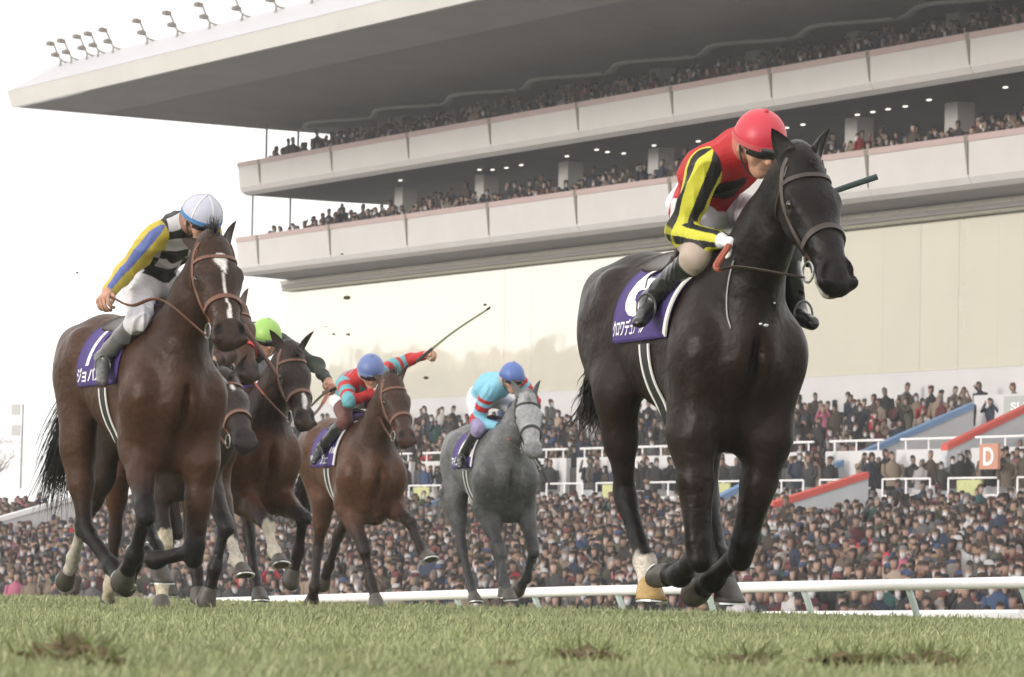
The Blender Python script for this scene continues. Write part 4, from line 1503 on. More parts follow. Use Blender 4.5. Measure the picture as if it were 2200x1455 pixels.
# pale strip along the wavy soffit ridge, its lit edge painted in
v, f = [], []
sl_ = np.linspace(RS - 4, S_NEAR - 6, 260)
for s_ in sl_:
    ph = (s_ - seam_s[2]) / 6.3
    wr_ = w_r - 3.4 + .45 * math.cos(2 * math.pi * ph)
    zb_ = np.interp(wr_, [w_b, w_m, w_r, w_r + 5], [z_b + .03, z_m, z_r, z_r - .1]) - .30 * min(1, (RS - s_) / 5)
    for a in np.linspace(0, 2 * math.pi, 9)[:-1]:
        v.append(L3(s_, wr_ + .16 * math.cos(a), zb_ + .07 * math.sin(a)))
for i in range(len(sl_) - 1):
    for k_ in range(8):
        f.append((i * 8 + k_, i * 8 + (k_ + 1) % 8, (i + 1) * 8 + (k_ + 1) % 8, (i + 1) * 8 + k_))
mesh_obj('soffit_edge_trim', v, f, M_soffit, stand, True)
# floodlights on the roof edge
M_flood = mat('floodlight housing', (.14, .12, .10), rough=.6)
M_floodpost = mat('floodlight bracket', (.22, .20, .185), rough=.6)
FL = [(129, 139), (152, 135), (186, 125), (210, 121), (242, 115), (315, 96), (380, 80), (449, 65), (519, 48), (592, 31), (669, 15), (745, -4), (822, -23)]
for k_, (px, py) in enumerate(FL):
    wl = w_t + (w_u - w_t) * .8
    s_, z_ = at_w(px, py, wl)
    zz = z_t + (z_u - z_t) * .8
    P0 = S(s_, wl, zz)
    r = empty('floodlight', tuple(P0))
    sc = .0178 * 1.08
    dx = np.array([c_r[0], c_r[1], 0])
    A = lambda a, b, q=0.0: dx * a * sc - np.array([UX, UY, 0]) * q + np.array([0, 0, b * sc])
    MB().tube([A(0, -1), A(1, 12)], .045, n=7).build('post', M_floodpost, r)
    MB().tube(smooth_path([A(26, 6), A(14, 8), A(1, 13), A(-6, 26), A(-12, 40), A(-16, 46)], 14), .04, n=7).build('arm', M_floodpost, r)
    MB().tube([A(26, 6), A(26, -2)], .04, n=7).build('foot', M_floodpost, r)
    for (a, b) in ((-20, 44), (-10, 22)):
        hv = []
        for (xx, zz2, yy) in ((-6, -2, .16), (6, -4, .16), (5, 2, .2), (-5, 5, .2)):
            hv += [A(a + xx, b + zz2, yy), A(a + xx, b + zz2, -yy)]
        mesh_obj('lamp_head', hv, [(0, 2, 4, 6), (7, 5, 3, 1), (0, 1, 3, 2), (2, 3, 5, 4), (4, 5, 7, 6), (6, 7, 1, 0)], M_flood, r)
    tag(r, 'twin floodlight on curved bracket along the roof edge' if k_ else 'twin floodlight standing at the far tip of the roof', 'floodlight', 'roof floodlights')

# lower terraces: back stand floor, concourse wall, ramps and railings
M_step = mat('terrace concrete', (.22, .21, .20), rough=.9, noise=.15, nscale=.8)
v, f = [], []
prof = []
for k_ in range(7):
    w0 = 64.5 + k_ * .83
    z0 = 1.9 + k_ * .32
    prof += [(w0, z0), (w0 + .83, z0)]
prof = [(64.5, .5)] + prof + [(70.31, .5)]
terr = empty('terrace', tuple(S(140, 64.5, .5)))
TO = np.array(terr.location)


def ext_w(prof, s0, s1, name, m, parent, org):
    n_ = len(prof)
    v = [S(s_, w_, z_) - org for s_ in (s0, s1) for (w_, z_) in prof]
    f = [(j, (j + 1) % n_, n_ + (j + 1) % n_, n_ + j) for j in range(n_)]
    f += [tuple(range(n_))[::-1], tuple(range(n_, 2 * n_))]
    return mesh_obj(name, v, f, m, parent)


ext_w(prof, 163, S_NEAR, 'steps', M_step, terr, TO)
# front wall of the terrace, panel by panel with dark gaps
s_ = 163.0
kk = 0
zlo, zhi = .8, zt(1000, 990, 64.3)
while s_ > S_NEAR:
    wdt = 3.1
    ext_w([(64.18, zlo), (64.18, zhi), (64.34, zhi), (64.34, zlo)], s_, s_ - wdt, 'wall_panel', M_wallwhite, terr, TO)
    ext_w([(64.30, 2.0), (64.30, zhi - .3), (64.42, zhi - .3), (64.42, 2.0)], s_ - wdt - .005, s_ - wdt - .695, 'gate_opening', M_dark, terr, TO)  # dark slab paints the shade of the passage between panels
    MB().tube([S(s_ - .1, 64.26, zhi + .28) - TO, S(s_ - wdt + .1, 64.26, zhi + .28) - TO], .035, n=6).build('handrail', M_rail, terr)
    for q_ in (.12, .5, .88):
        MB().tube([S(s_ - wdt * q_, 64.26, zhi - .02) - TO, S(s_ - wdt * q_, 64.26, zhi + .28) - TO], .025, n=6).build('rail_post', M_rail, terr)
    s_ -= wdt + .7
    kk += 1
ext_w([(62.35, apron_z(62.4)), (62.35, 1.55), (64.1, 1.60), (64.1, apron_z(62.4))], 163, S_NEAR, 'walkway', M_wallwhite, terr, TO)
tag(terr, 'pale concrete terrace with steps and white wall panels below the glass wall', 'terrace')

M_yellow = mat('yellow green notice', (.42, .43, .20), rough=.6, noise=.15, nscale=6)
M_orange = mat('orange sign face', (.46, .22, .15), rough=.6)
M_greysign = mat('grey sign face', (.36, .37, .36), rough=.6)
k_ = 0
s_ = 160.0
while s_ > S_NEAR:
    r = empty('walkway_railing', tuple(S(s_, 62.5, 1.56)))
    o = np.array(r.location)
    W_ = 2.4
    for zz in (.95, .5):
        MB().tube([S(s_, 62.5, 1.56 + zz) - o, S(s_ - W_, 62.5, 1.56 + zz) - o], .028, n=6).build('bar', M_rail, r)
    for q_ in (0, .5, 1):
        MB().tube([S(s_ - W_ * q_, 62.5, 1.56) - o, S(s_ - W_ * q_, 62.5, 2.51) - o], .028, n=6).build('upright', M_rail, r)
    tag(r, 'white tubular railing on the walkway in front of the terrace wall', 'railing', 'walkway railings')
    if k_ % 2 == 0:
        bv, bf = box_vf(s_ - 1.75, s_ - .6, 62.38, 62.43, 1.98, 2.46)
        tag(mesh_obj('notice_board', [S(*p) for p in bv], bf, M_yellow), 'yellow green notice board hung on a white walkway railing', 'notice', 'yellow notices on the railings')
    s_ -= 3.3
    k_ += 1


def ramp(px0, py0, w0, px1, py1, trim, label, drop, face=M_wallgrey, thick=.28, trimh=.16):
    s0, z0 = at_w(px0, py0, w0)
    w1, z1 = w_on_s(px1, py1, s0)
    r = empty('stair_wall', tuple(S(s0, w0, z0 - drop)))
    o = np.array(r.location)
    def slab(za, zb, nm, m, ds):
        v = []
        for ss_ in (s0 - ds, s0 + thick + ds):
            v += [S(ss_, w0, z0 + za) - o, S(ss_, w1, z1 + za) - o, S(ss_, w1, z1 + zb if nm == 'coping' else z0 - drop) - o, S(ss_, w0, z0 + zb if nm == 'coping' else z0 - drop) - o]
        mesh_obj(nm, v, [(0, 1, 2, 3), (7, 6, 5, 4), (0, 4, 5, 1), (1, 5, 6, 2), (2, 6, 7, 3), (3, 7, 4, 0)], m, r)
    slab(-trimh - .003, 0, 'wall', face, 0)
    slab(0, -trimh, 'coping', trim, .03)
    tag(r, label, 'wall', 'sloping stair walls of the terraces')
    return s0, w1, z1


RB = ramp(1800, 994, 64.0, 2092, 866, M_bluetrim, 'long pale stair wall with blue coping rising to the glass wall', 1.6)
RR = ramp(2035, 955, 63.6, 2330, 812, M_redtrim, 'pale stair wall with red coping at the upper terrace', 1.4)
ramp(1462, 1108, 58.0, 1606, 1036, M_bluetrim, 'low stair wall with blue coping in the standing crowd', 1.5, M_wallwhite)
ramp(1660, 1080, 56.5, 1866, 1014, M_redtrim, 'low stair wall with red coping in the standing crowd', 1.6)
ramp(864, 1100, 58.0, 956, 1070, M_bluetrim, 'short stair wall with blue coping near the red sleeved rider', 1.5, M_wallwhite)
ramp(640, 1098, 57.0, 800, 1040, M_bluetrim, 'stair wall with blue coping behind the chestnut horse legs', 1.5, M_wallwhite)
ramp(-60, 1128, 50.0, 172, 1062, M_rail, 'white sloping stair wall beside the far crowd', 1.2, M_wallwhite)
# white block with grey sign, orange letter sign
s0, z0 = at_w(2092, 850, 69.0)
bv, bf = box_vf(s0 - 12, s0, 69.0, 70.5, 2.0, z0)
tag(mesh_obj('service_block', [S(*p) for p in bv], bf, M_wallwhite), 'white block at the top of the stairs below the glass wall', 'block')


def sign(px0, py0, px1, py1, w_, face, txt, tcol, label, tsize=.7, wide=None):
    s0, z0 = at_w(px0, py0, w_)
    s1, z1 = at_w(px1, py1, w_)
    r = empty('sign', tuple(S(s0, w_, z1)))
    o = np.array(r.location)
    bv, bf = box_vf(s1, s0, w_ - .05, w_ + .03, z1, z0)
    mesh_obj('board', [S(*p) - o for p in bv], bf, face, r)
    tv, tf = text_mesh(txt, .02)
    ext = np.ptp(tv[:, :2], axis=0)
    W_, H_ = (s0 - s1) * (wide or .7), (z0 - z1) * tsize
    v = []
    for x, y, _ in tv:
        a = (x - tv[:, 0].min()) / ext[0] - .5
        b = (y - tv[:, 1].min()) / ext[1] - .5
        v.append(S((s0 + s1) / 2 - a * W_, w_ - .056, (z0 + z1) / 2 + b * H_) - o)
    mesh_obj('lettering', v, tf, tcol, r)
    tag(r, label, 'sign')


sign(2108, 954, 2147, 1008, 62.3, M_orange, 'D', M_print, 'orange sign with a white letter D on the walkway railing', .7, .55)
sign(2160, 852, 2262, 893, 68.9, M_greysign, 'SUITE', M_print, 'grey sign with white capital letters on the white block', .38, .7)

# pale apartment blocks far across the course; the glass wall mirrors them
v_, f_ = [], []
WM = 2 * WG + 200.0
for x0, x1, yt in ((560, 700, 806), (700, 768, 792), (768, 860, 752), (860, 958, 800), (958, 972, 752), (972, 1045, 796), (1045, 1105, 776), (1105, 1142, 762), (1142, 1205, 744), (1205, 1252, 736), (1252, 1335, 722), (1335, 1480, 690), (1480, 1775, 600), (1775, 2500, 420)):
    sa_, za_ = at_w(x0, yt, WM)
    sb_, zb_ = at_w(x1, yt, WM)
    bv, bf = box_vf(sb_, sa_, -200 - 18, -200, -2, za_)
    o = len(v_)
    v_ += [S(*p) for p in bv]
    f_ += [tuple(i + o for i in q) for q in bf]
sk_ = mesh_obj('far_skyline', v_, f_, mat('far apartment concrete', (.62, .585, .50), rough=.8, noise=.15, nscale=.05))
tag(sk_, 'far row of pale apartment blocks across the course', 'skyline', kind='stuff')

# thin evening haze over the whole course
hz = bpy.data.materials.new('haze air')
hz.use_nodes = True
ht = hz.node_tree
ht.nodes.clear()
pv = ht.nodes.new('ShaderNodeVolumePrincipled')
pv.inputs['Color'].default_value = (.93, .91, .92, 1)
pv.inputs['Density'].default_value = .00062
pv.inputs['Anisotropy'].default_value = .2
ho_ = ht.nodes.new('ShaderNodeOutputMaterial')
ht.links.new(pv.outputs[0], ho_.inputs['Volume'])
bv, bf = box_vf(-1300, 1300, -900, 1500, -14, 75)
tag(mesh_obj('haze', bv, bf, hz), 'thin pale evening haze over the race course', 'haze', kind='stuff')
# ------------------------------------------------------------------ spectators
def person_template(pose, full):
    """low, rounded figure; returns vertices, triangles, class per vertex (0 coat, 1 hair, 2 face, 3 mask, 4 trousers, 5 hand)"""
    V, T, K = [], [], []

    def ringset(rings, n, cls, cap0=True, cap1=True):
        o = len(V)
        for (c, rx, ry) in rings:
            for k_ in range(n):
                a = 2 * math.pi * k_ / n
                V.append((c[0] + rx * math.cos(a), c[1] + ry * math.sin(a), c[2]))
                K.append(cls if not callable(cls) else cls(c[0] + rx * math.cos(a) - 0, c[2], a))
        for i in range(len(rings) - 1):
            for k_ in range(n):
                k2 = (k_ + 1) % n
                a, b, c_, d_ = o + i * n + k_, o + i * n + k2, o + (i + 1) * n + k2, o + (i + 1) * n + k_
                T.append((a, b, c_))
                T.append((a, c_, d_))
        if cap1:
            for k_ in range(1, n - 1):
                T.append((o + (len(rings) - 1) * n, o + (len(rings) - 1) * n + k_, o + (len(rings) - 1) * n + k_ + 1))

    # x forward
    z0 = .78 if not full else .78
    ringset([((0, 0, z0), .13, .19), ((0, 0, 1.0), .125, .18), ((.01, 0, 1.22), .13, .205), ((.0, 0, 1.36), .11, .20), ((0, 0, 1.43), .07, .10), ((.01, 0, 1.49), .05, .055)], 8, 0, cap1=False)
    hx = .03
    def hcls(x, z, a):
        fr = math.cos(a)
        if z > 1.665 or fr < .15:
            return 1
        if z < 1.60 and pose.get('mask'):
            return 3
        return 2
    ringset([((hx, 0, 1.475), .045, .04), ((hx + .01, 0, 1.51), .075, .058), ((hx, 0, 1.56), .092, .072), ((hx, 0, 1.62), .097, .078), ((hx - .005, 0, 1.67), .092, .076), ((hx - .012, 0, 1.715), .066, .056), ((hx - .015, 0, 1.735), .02, .02)], 8, hcls)
    if pose.get('hat'):
        ringset([((hx + .02, 0, 1.668), .135, .09), ((hx, 0, 1.68), .105, .088), ((hx - .01, 0, 1.735), .085, .075), ((hx - .01, 0, 1.757), .03, .03)], 8, 6)
    def limb(pts, rad, cls, n=5):
        vv, ff = tube_vf(pts, rad, n=n, cap=True)
        o = len(V)
        for p in vv:
            V.append(tuple(p))
            K.append(cls)
        for q_ in ff:
            for k_ in range(1, len(q_) - 1):
                T.append((o + q_[0], o + q_[k_], o + q_[k_ + 1]))
    for s in (-1, 1):
        up = pose.get('arms', 0)
        if up == 2 or (up == 1 and s == 1):
            limb([(0, .19 * s, 1.38), (.20, .24 * s, 1.28), (.30, .10 * s, 1.55)], [.055, .05, .04], 0)
            limb([(.30, .10 * s, 1.55), (.32, .08 * s, 1.62)], [.035, .03], 5)
        else:
            limb([(0, .20 * s, 1.38), (.0, .24 * s, 1.12), (.14, .17 * s, 1.0)], [.058, .052, .04], 0)
            if full:
                limb([(.14, .17 * s, 1.0), (.19, .13 * s, 1.0)], [.035, .03], 5)
        if full:
            limb([(0, .09 * s, .82), (.01, .10 * s, .45), (-.01, .10 * s, .04)], [.095, .07, .05], 4, 6)
            limb([(-.05, .10 * s, .03), (.14, .11 * s, .02)], [.045, .035], 7, 5)
    return np.array(V), np.array(T), np.array(K)


COATS = [((.018, .018, .020), 'black', 18), ((.035, .034, .036), 'charcoal', 12), ((.020, .026, .045), 'navy', 10), ((.060, .045, .034), 'brown', 10), ((.17, .13, .095), 'beige', 7), ((.050, .050, .034), 'olive', 5), ((.085, .082, .082), 'grey', 8), ((.070, .018, .022), 'maroon', 4),
         ((.36, .34, .34), 'white', 3), ((.030, .050, .10), 'blue', 3), ((.30, .02, .03), 'red', 1.2), ((.34, .10, .16), 'pink', .8), ((.02, .06, .055), 'dark green', 3), ((.26, .20, .16), 'camel', 4)]
HAIRS = [((.012, .010, .009), 8), ((.028, .018, .012), 4), ((.05, .03, .018), 1.5), ((.13, .12, .115), 1.2)]
FACES = [(.29, .185, .145), (.33, .225, .18), (.24, .15, .12)]
HATS = [(.015, .015, .017), (.05, .05, .06), (.30, .29, .29), (.03, .045, .09), (.18, .12, .07), (.10, .03, .03)]
cw = np.array([c[2] for c in COATS])
cw = cw / cw.sum()
hw_ = np.array([c[1] for c in HAIRS])
hw_ = hw_ / hw_.sum()
POSE = [dict(mask=m_, hat=h_, arms=a_) for m_ in (0, 1) for h_ in (0, 1) for a_ in (0, 1, 2)]
PW = np.array([(.62 if not p['mask'] else .38) * (.82 if not p['hat'] else .18) * (.80, .09, .11)[p['arms']] for p in POSE])
PW = PW / PW.sum()
M_spect = mat('spectator clothing and skin', (1, 1, 1), rough=.8, spec=.2, attr=True)
rgC = np.random.default_rng(21)


def class_colors(coat, hair, face, hat):
    return np.array([coat, hair, face, (.50, .49, .50), (.02, .02, .025), face, hat, (.015, .014, .013)])


# where they stand: (s, w, z, kind)
SPOTS = []
for k_, w_ in enumerate(np.arange(38.2, 61.8, .72)):
    s_ = 50.0
    while s_ < 235:
        s_ += rgC.uniform(.34, .60)
        ww = w_ + rgC.uniform(-.42, .42)
        if rgC.random() < .03:
            continue
        SPOTS.append((s_, ww, float(apron_z(ww)) + rgC.normal(-.01, .095), 0))
for k_ in range(7):                                   # the upper terrace
    s_ = S_NEAR
    while s_ < 162:
        s_ += rgC.uniform(.44, .66)
        if rgC.random() < (.04 if k_ < 6 else .35):
            continue
        SPOTS.append((s_, 64.5 + k_ * .83 + .35 + rgC.uniform(-.15, .15), 1.9 + k_ * .32 - (.32 if rgC.random() < .5 and k_ < 5 else .0) + rgC.normal(0, .05), 1))
for z0, emp in ((Z_UB, .10), (Z_LB, .08)):                          # the balconies
    for k_ in range(4):
        s_ = S_NEAR
        while s_ < S_END - .6:
            s_ += rgC.uniform(.46, .60)
            if rgC.random() < emp + (.12 if s_ > 152 else 0):
                continue
            SPOTS.append((s_, WF + .81 + k_ * .85 + .25, z0 + .34 + k_ * .30 - (.27 if rgC.random() < .85 else .0) + rgC.normal(0, .03), 2))
for k_ in range(190):                                     # people on the walkway
    SPOTS.append((86 + 74 * rgC.uniform(0, 1) ** 1.7, rgC.uniform(62.7, 63.9), 1.58, 1))
SPOTS = np.array(SPOTS)
SPOTS = SPOTS[~((SPOTS[:, 3] == 1) & (SPOTS[:, 1] > 64.3) & (SPOTS[:, 0] < RB[0] + .5) & (SPOTS[:, 0] > RR[0] + .2) & (SPOTS[:, 1] < RB[1] + .6))]
Pw = np.stack([UX * SPOTS[:, 0] + NX * SPOTS[:, 1], UY * SPOTS[:, 0] + NY * SPOTS[:, 1], SPOTS[:, 2]], 1)
dd = Pw + np.array([0, 0, 1.65]) - CAMP
pxs = CXP + FPX * (dd @ c_r) / (dd @ c_f)
pys = CYP - FPX * (dd @ c_u) / (dd @ c_f)
inv = (pxs > -150) & (pxs < 2350) & (pys < 1330)
SPOTS, Pw, pxs, pys = SPOTS[inv], Pw[inv], pxs[inv], pys[inv]
# keep the stair walls clear
infr = (pxs > 5) & (pxs < 2195) & (pys < 1296) & (SPOTS[:, 3] == 0)
cand = np.where(infr)[0]
near = cand[np.argsort(Pw[cand, 1])][:300]
single = np.zeros(len(Pw), bool)
single[near] = True
yaw = np.arctan2(-Pw[:, 1], -Pw[:, 0] - .0) + rgC.normal(-.25, .6, len(Pw))
poses = rgC.choice(len(POSE), len(Pw), p=PW)
coats = rgC.choice(len(COATS), len(Pw), p=cw)
hairs = rgC.choice(len(HAIRS), len(Pw), p=hw_)
faces = rgC.integers(0, 3, len(Pw))
hats = rgC.integers(0, len(HATS), len(Pw))
scl = rgC.normal(.955, .05, len(Pw))
VV, TT, CC = [], [], []
nv = 0
for pi in range(len(POSE)):
    tv, tt, tk = person_template(POSE[pi], False)
    idx = np.where((poses == pi) & ~single)[0]
    if not len(idx):
        continue
    c, s_ = np.cos(yaw[idx]), np.sin(yaw[idx])
    R = np.zeros((len(idx), 3, 3))
    R[:, 0, 0], R[:, 0, 1], R[:, 1, 0], R[:, 1, 1], R[:, 2, 2] = c, -s_, s_, c, 1
    fat = rgC.uniform(.86, 1.22, len(idx))[:, None, None] * np.array([1, 1, 0]) + np.array([0, 0, 1.0])
    shp = tv[None] * np.where((tv[:, 2] < 1.42)[None, :, None], fat, 1.0)
    shp = shp + np.stack([np.zeros_like(tv[:, 0]), tv[:, 2] ** 2, np.zeros_like(tv[:, 0])], 1)[None] * rgC.normal(0, .035, (len(idx), 1, 1)) + np.stack([tv[:, 2] ** 2, np.zeros_like(tv[:, 0]), np.zeros_like(tv[:, 0])], 1)[None] * rgC.normal(.01, .03, (len(idx), 1, 1))
    W3 = np.einsum('nij,nvj->nvi', R, shp) * scl[idx][:, None, None] + Pw[idx][:, None, :]
    cl = np.stack([class_colors(COATS[coats[i]][0], HAIRS[hairs[i]][0], FACES[faces[i]], HATS[hats[i]]) for i in idx])
    jit = rgC.uniform(.65, 1.25, (len(idx), 1, 1))
    C3 = np.clip(cl[:, tk] * jit, 0, .8)
    VV.append(W3.reshape(-1, 3))
    CC.append(C3.reshape(-1, 3))
    TT.append((tt[None] + (np.arange(len(idx)) * len(tv))[:, None, None]).reshape(-1, 3) + nv)
    nv += len(idx) * len(tv)
crowd = mesh_np('crowd', np.concatenate(VV), np.concatenate(TT), M_spect, None, True, np.concatenate(CC), nside=3)
tag(crowd, 'dense crowd of spectators in dark winter coats filling apron, terrace and balconies', 'crowd', kind='stuff')
CACHE = {}
for i in near:
    hk2 = int(hairs[i]) if not POSE[poses[i]]['hat'] else 0
    key_ = (int(poses[i]), int(coats[i]), hk2, int(hats[i]) if POSE[poses[i]]['hat'] else 0)
    if key_ not in CACHE:
        tv, tt, tk = person_template(POSE[poses[i]], True)
        cl = class_colors(COATS[coats[i]][0], HAIRS[hk2][0], FACES[faces[i]], HATS[hats[i]])
        ob = mesh_np('person', tv, tt, M_spect, None, True, cl[tk], nside=3)
        CACHE[key_] = ob.data
    else:
        ob = bpy.data.objects.new('person', CACHE[key_])
        COL.objects.link(ob)
    ob.location = Pw[i]
    ob.rotation_euler = (0, 0, yaw[i])
    ob.scale = (scl[i],) * 3
    p_ = POSE[poses[i]]
    lab = 'spectator in %s coat%s%s%s behind the rail' % (COATS[coats[i]][1], ' and mask' if p_['mask'] else '', ' with ' + ('black', 'dark grey', 'white', 'navy', 'tan', 'maroon')[hats[i]] + ' cap' if p_['hat'] else (' and grey hair' if hk2 == 3 else ''), ('', ' raising one arm', ' raising both arms')[p_['arms']])
    tag(ob, lab, 'person', 'spectators standing nearest the rail')

# ------------------------------------------------------------------ far left: light pole and bare trees
M_bark = mat('bare winter bark', (.16, .125, .10), rough=.9)


def bare_tree(base, h_, seed, label):
    rg = np.random.default_rng(seed)
    r = empty('bare_tree', tuple(base))
    tr, cr = MB(), MB()

    def grow(p, d, L, rad, dep, m):
        q_ = p + d * L * .5 + rg.normal(0, .05 * L, 3)
        e = p + d * L
        m.tube([p, q_, e], [rad, rad * .82, rad * .62], n=5 if dep > 2 else 3, cap=False)
        if dep == 0:
            return
        for _ in range(3 if dep > 1 else 4):
            dn = nrm(d + rg.normal(0, .48, 3) + np.array([0, 0, .12]))
            grow(e if rg.random() < .6 else q_, dn, L * rg.uniform(.55, .8), rad * .55, dep - 1, cr)
    grow(np.zeros(3), np.array([0, 0, 1.0]), h_ * .3, h_ * .018, 5, tr)
    tr.build('trunk', M_bark, r)
    c = cr.build('crown', M_bark, r)
    tag(r, label, 'tree', 'bare trees beyond the stands')


bare_tree(at_y(-12, 1075, 245), 6.0, 4, 'bare leafless tree beside the light pole beyond the crowd')
bare_tree(at_y(-95, 1080, 250), 6.5, 9, 'bare leafless tree at the far end of the crowd')
pb, pt = at_y(44, 1050, 225), at_y(50, 868, 225)
r = empty('light_pole', tuple(pb))
MB().tube([np.zeros(3), pt - pb], [.055, .04], n=8).build('pole', M_floodpost, r)
for py in (880, 925):
    c = at_y(38, py, 225) - pb
    bv, bf = box_vf(c[0] - .30, c[0] + .12, c[1] - .2, c[1] + .2, c[2] - .26, c[2] + .26)
    mesh_obj('lamp_head', bv, bf, mat('pale lamp housing', (.50, .48, .45), rough=.6), r)
tag(r, 'tall light pole with two pale lamp heads beyond the far crowd', 'light pole')
# ------------------------------------------------------------------ the field of horses
def blaze(width, t0, t1, star=None, snip=None, col=(.62, .58, .56), jag=.004):
    def f(V, C, T, D, L, hw):
        wob = np.sin(T * 60) * jag + np.sin(T * 23 + 1) * jag
        w_ = np.interp(T, np.linspace(t0, t1, len(width)), width)
        m = hw & (T > t0) & (T < t1) & (D < .06)
        a = np.where(m, 1 - sstep(.7, 1.3, np.abs(L + wob) / np.maximum(w_, 1e-4)), 0)
        return C * (1 - a[:, None]) + np.array(col) * a[:, None]
    return f


HORSES = {}


def grey_paint(V, C, T, D, L, hw):
    # iron grey: dark legs and dapples, pale face
    n = np.sin(V[:, 0] * 31 + np.sin(V[:, 2] * 27) * 2) * np.sin(V[:, 2] * 33 + V[:, 1] * 29 + np.sin(V[:, 0] * 19))
    low = sstep(1.25, .85, V[:, 2])
    C = C * (1 + .16 * n[:, None]) * (1 - .30 * low[:, None] * (V[:, 0] > -2)[:, None]) * (1 + .25 * sstep(1.3, 1.6, V[:, 2])[:, None])
    a = np.where(hw & (D < .12), .75, 0)
    C = C * (1 - a[:, None]) + np.array((.30, .30, .31)) * a[:, None]
    m = np.where(hw & (T > .49), .55, 0)
    return C * (1 - m[:, None]) + np.array((.12, .115, .115)) * m[:, None]


def lead_paint(V, C, T, D, L, hw):
    a = np.where(hw & (T > .43) & (D > .085), .8, 0) * sstep(.088, .105, D)
    return C * (1 - a[:, None]) + np.array((.42, .40, .38)) * a[:, None]


HDEF = {
    'lead': (dict(body=(.0130, .0066, .0050), leg=(0.0043, 0.0032, 0.0032), muzzle=(0.0053, 0.0038, 0.0041), neck=(0.0055, 0.0035, 0.0032), socks={'RH': (1.0, (.42, .375, .32))}, hoof={'RH': 1}, paint=lead_paint, earlen=.165, earw=.046),
             'black brown horse in purple number six saddle cloth leading the race', .0115,
             dict(text=[('6', (.36, .50, .40, .56, .03)), ('クロワデュノール', (.34, .86, .60, .13, .02))], ears={-1: (-.30, -.40, .86), 1: (-.15, .35, .92)}, forelock=.10, mane_len=.12, tail_dir=(-.10, -.24, -.9), tail_len=.18, cloth_x=(-.50, .13), cloth_top=.40,
                  rein={-1: [(.78, -.16, 1.46), (.60, -.20, 1.46)]}, rein_split=.62, bridle=M_leather)),
    'bay': (dict(body=(0.0475, 0.0211, 0.0119), leg=(0.0066, 0.0051, 0.0051), muzzle=(0.0370, 0.0205, 0.0152), neck=(0.0317, 0.0158, 0.0102), ear=(0.0264, 0.0145, 0.0099), headw=1.14, paint=blaze((.020, .036, .022, .007, .006, .007, .007, .006, .006, .010, .012), .08, .46)),
            'bay horse with white blaze in purple number one saddle cloth', .0125,
            dict(text=[('1', (.30, .52, .07, .50, .03)), ('ジョバンニ', (.44, .86, .80, .15, .02))], ears={-1: (-.75, -.25, .25), 1: (-.35, .35, .75)}, forelock=.15, forelock_dir=np.array((-.1, 0, 1.0)), mane_len=.13, tail_dir=(-.62, -.05, -.75), tail_len=.55, piping=False,
                 bridle=M_leather_brown, grip=M_leather_brown, rein={-1: [(.70, -.20, 1.62), (.45, -.28, 1.60)]})),
    'dark': (dict(body=(0.0225, 0.0128, 0.0090), leg=(0.0105, 0.0083, 0.0083), neck=(0.0180, 0.0112, 0.0090), muzzle=(0.0180, 0.0135, 0.0135), socks={'RH': (.15, (.38, .35, .30)), 'RF': (-.1, (.38, .33, .24))}, paint=blaze((.012, .014, .004), .10, .17)),
             'dark bay horse with low head and white star behind the bay', .022,
             dict(text=[], bridle=M_leather_brown, grip=M_white_strap)),
    'third': (dict(body=(0.0595, 0.0252, 0.0126), leg=(0.0210, 0.0126, 0.0098), neck=(0.0595, 0.0252, 0.0126), muzzle=(0.0385, 0.0238, 0.0182), socks={'LF': (.3, (.40, .36, .31)), 'RH': (.7, (.38, .33, .25))}),
              'light bay horse with red noseband between the bay and the green cap rider', .020,
              dict(text=[], bridle=M_leather_brown, noseband=mat('red noseband', (.45, .03, .03), rough=.7), ears={-1: (-.6, -.3, .5), 1: (-.45, .3, .65)})),
    'green': (dict(body=(0.0646, 0.0272, 0.0122), leg=(0.0136, 0.0095, 0.0088), neck=(0.0231, 0.0136, 0.0102), muzzle=(0.0408, 0.0258, 0.0190), socks={'RF': (.1, (.38, .34, .28))}, paint=blaze((.010, .018, .014, .004), .36, .49), earlen=.19),
              'chestnut bay horse with dark face and white snip under green cap rider', .020,
              dict(text=[], bridle=M_leather_brown, ears={-1: (-.05, -.55, .85), 1: (-.05, .55, .85)})),
    'blue': (dict(body=(0.0644, 0.0280, 0.0154), leg=(0.0154, 0.0105, 0.0091), neck=(0.0385, 0.0196, 0.0126), muzzle=(0.0525, 0.0252, 0.0196)),
             'bay horse with plain face and purple cloth under red sleeved rider', .018,
             dict(text=[('ルアヴェ', (.40, .86, .80, .16, .02)), ('118', (.86, .72, .16, .10, .02))], bridle=M_leather_brown, ears={-1: (-.75, -.3, .3), 1: (-.35, .45, .75)}, forelock=.14, forelock_dir=np.array((-.3, 0, 1.0)), rein_hand={1: 'wR'})),
    'grey': (dict(body=(0.0899, 0.0899, 0.0930), leg=(0.0434, 0.0434, 0.0465), neck=(0.0961, 0.0961, 0.0992), muzzle=(0.1240, 0.1178, 0.1178), greyhair=True, paint=grey_paint, ear=(0.1054, 0.1054, 0.1085), socks={'RF': (-.4, (.05, .05, .052))}),
             'dapple grey horse with pale face galloping near the white rail', .018,
             dict(text=[('1', (.36, .50, .09, .50, .03)), ('マイユニバ', (.36, .86, .70, .16, .02)), ('1', (.88, .72, .05, .14, .03))], bridle=M_black_strap, ears={-1: (-.30, -.35, .8), 1: (-.25, .35, .85)}, cloth_a=97)),
}
for hk_, (coat_, lab_, vx_, tk_) in HDEF.items():
    HORSES[hk_] = build_horse(hk_, POSES[hk_], coat_, lab_, vx_, tk_)


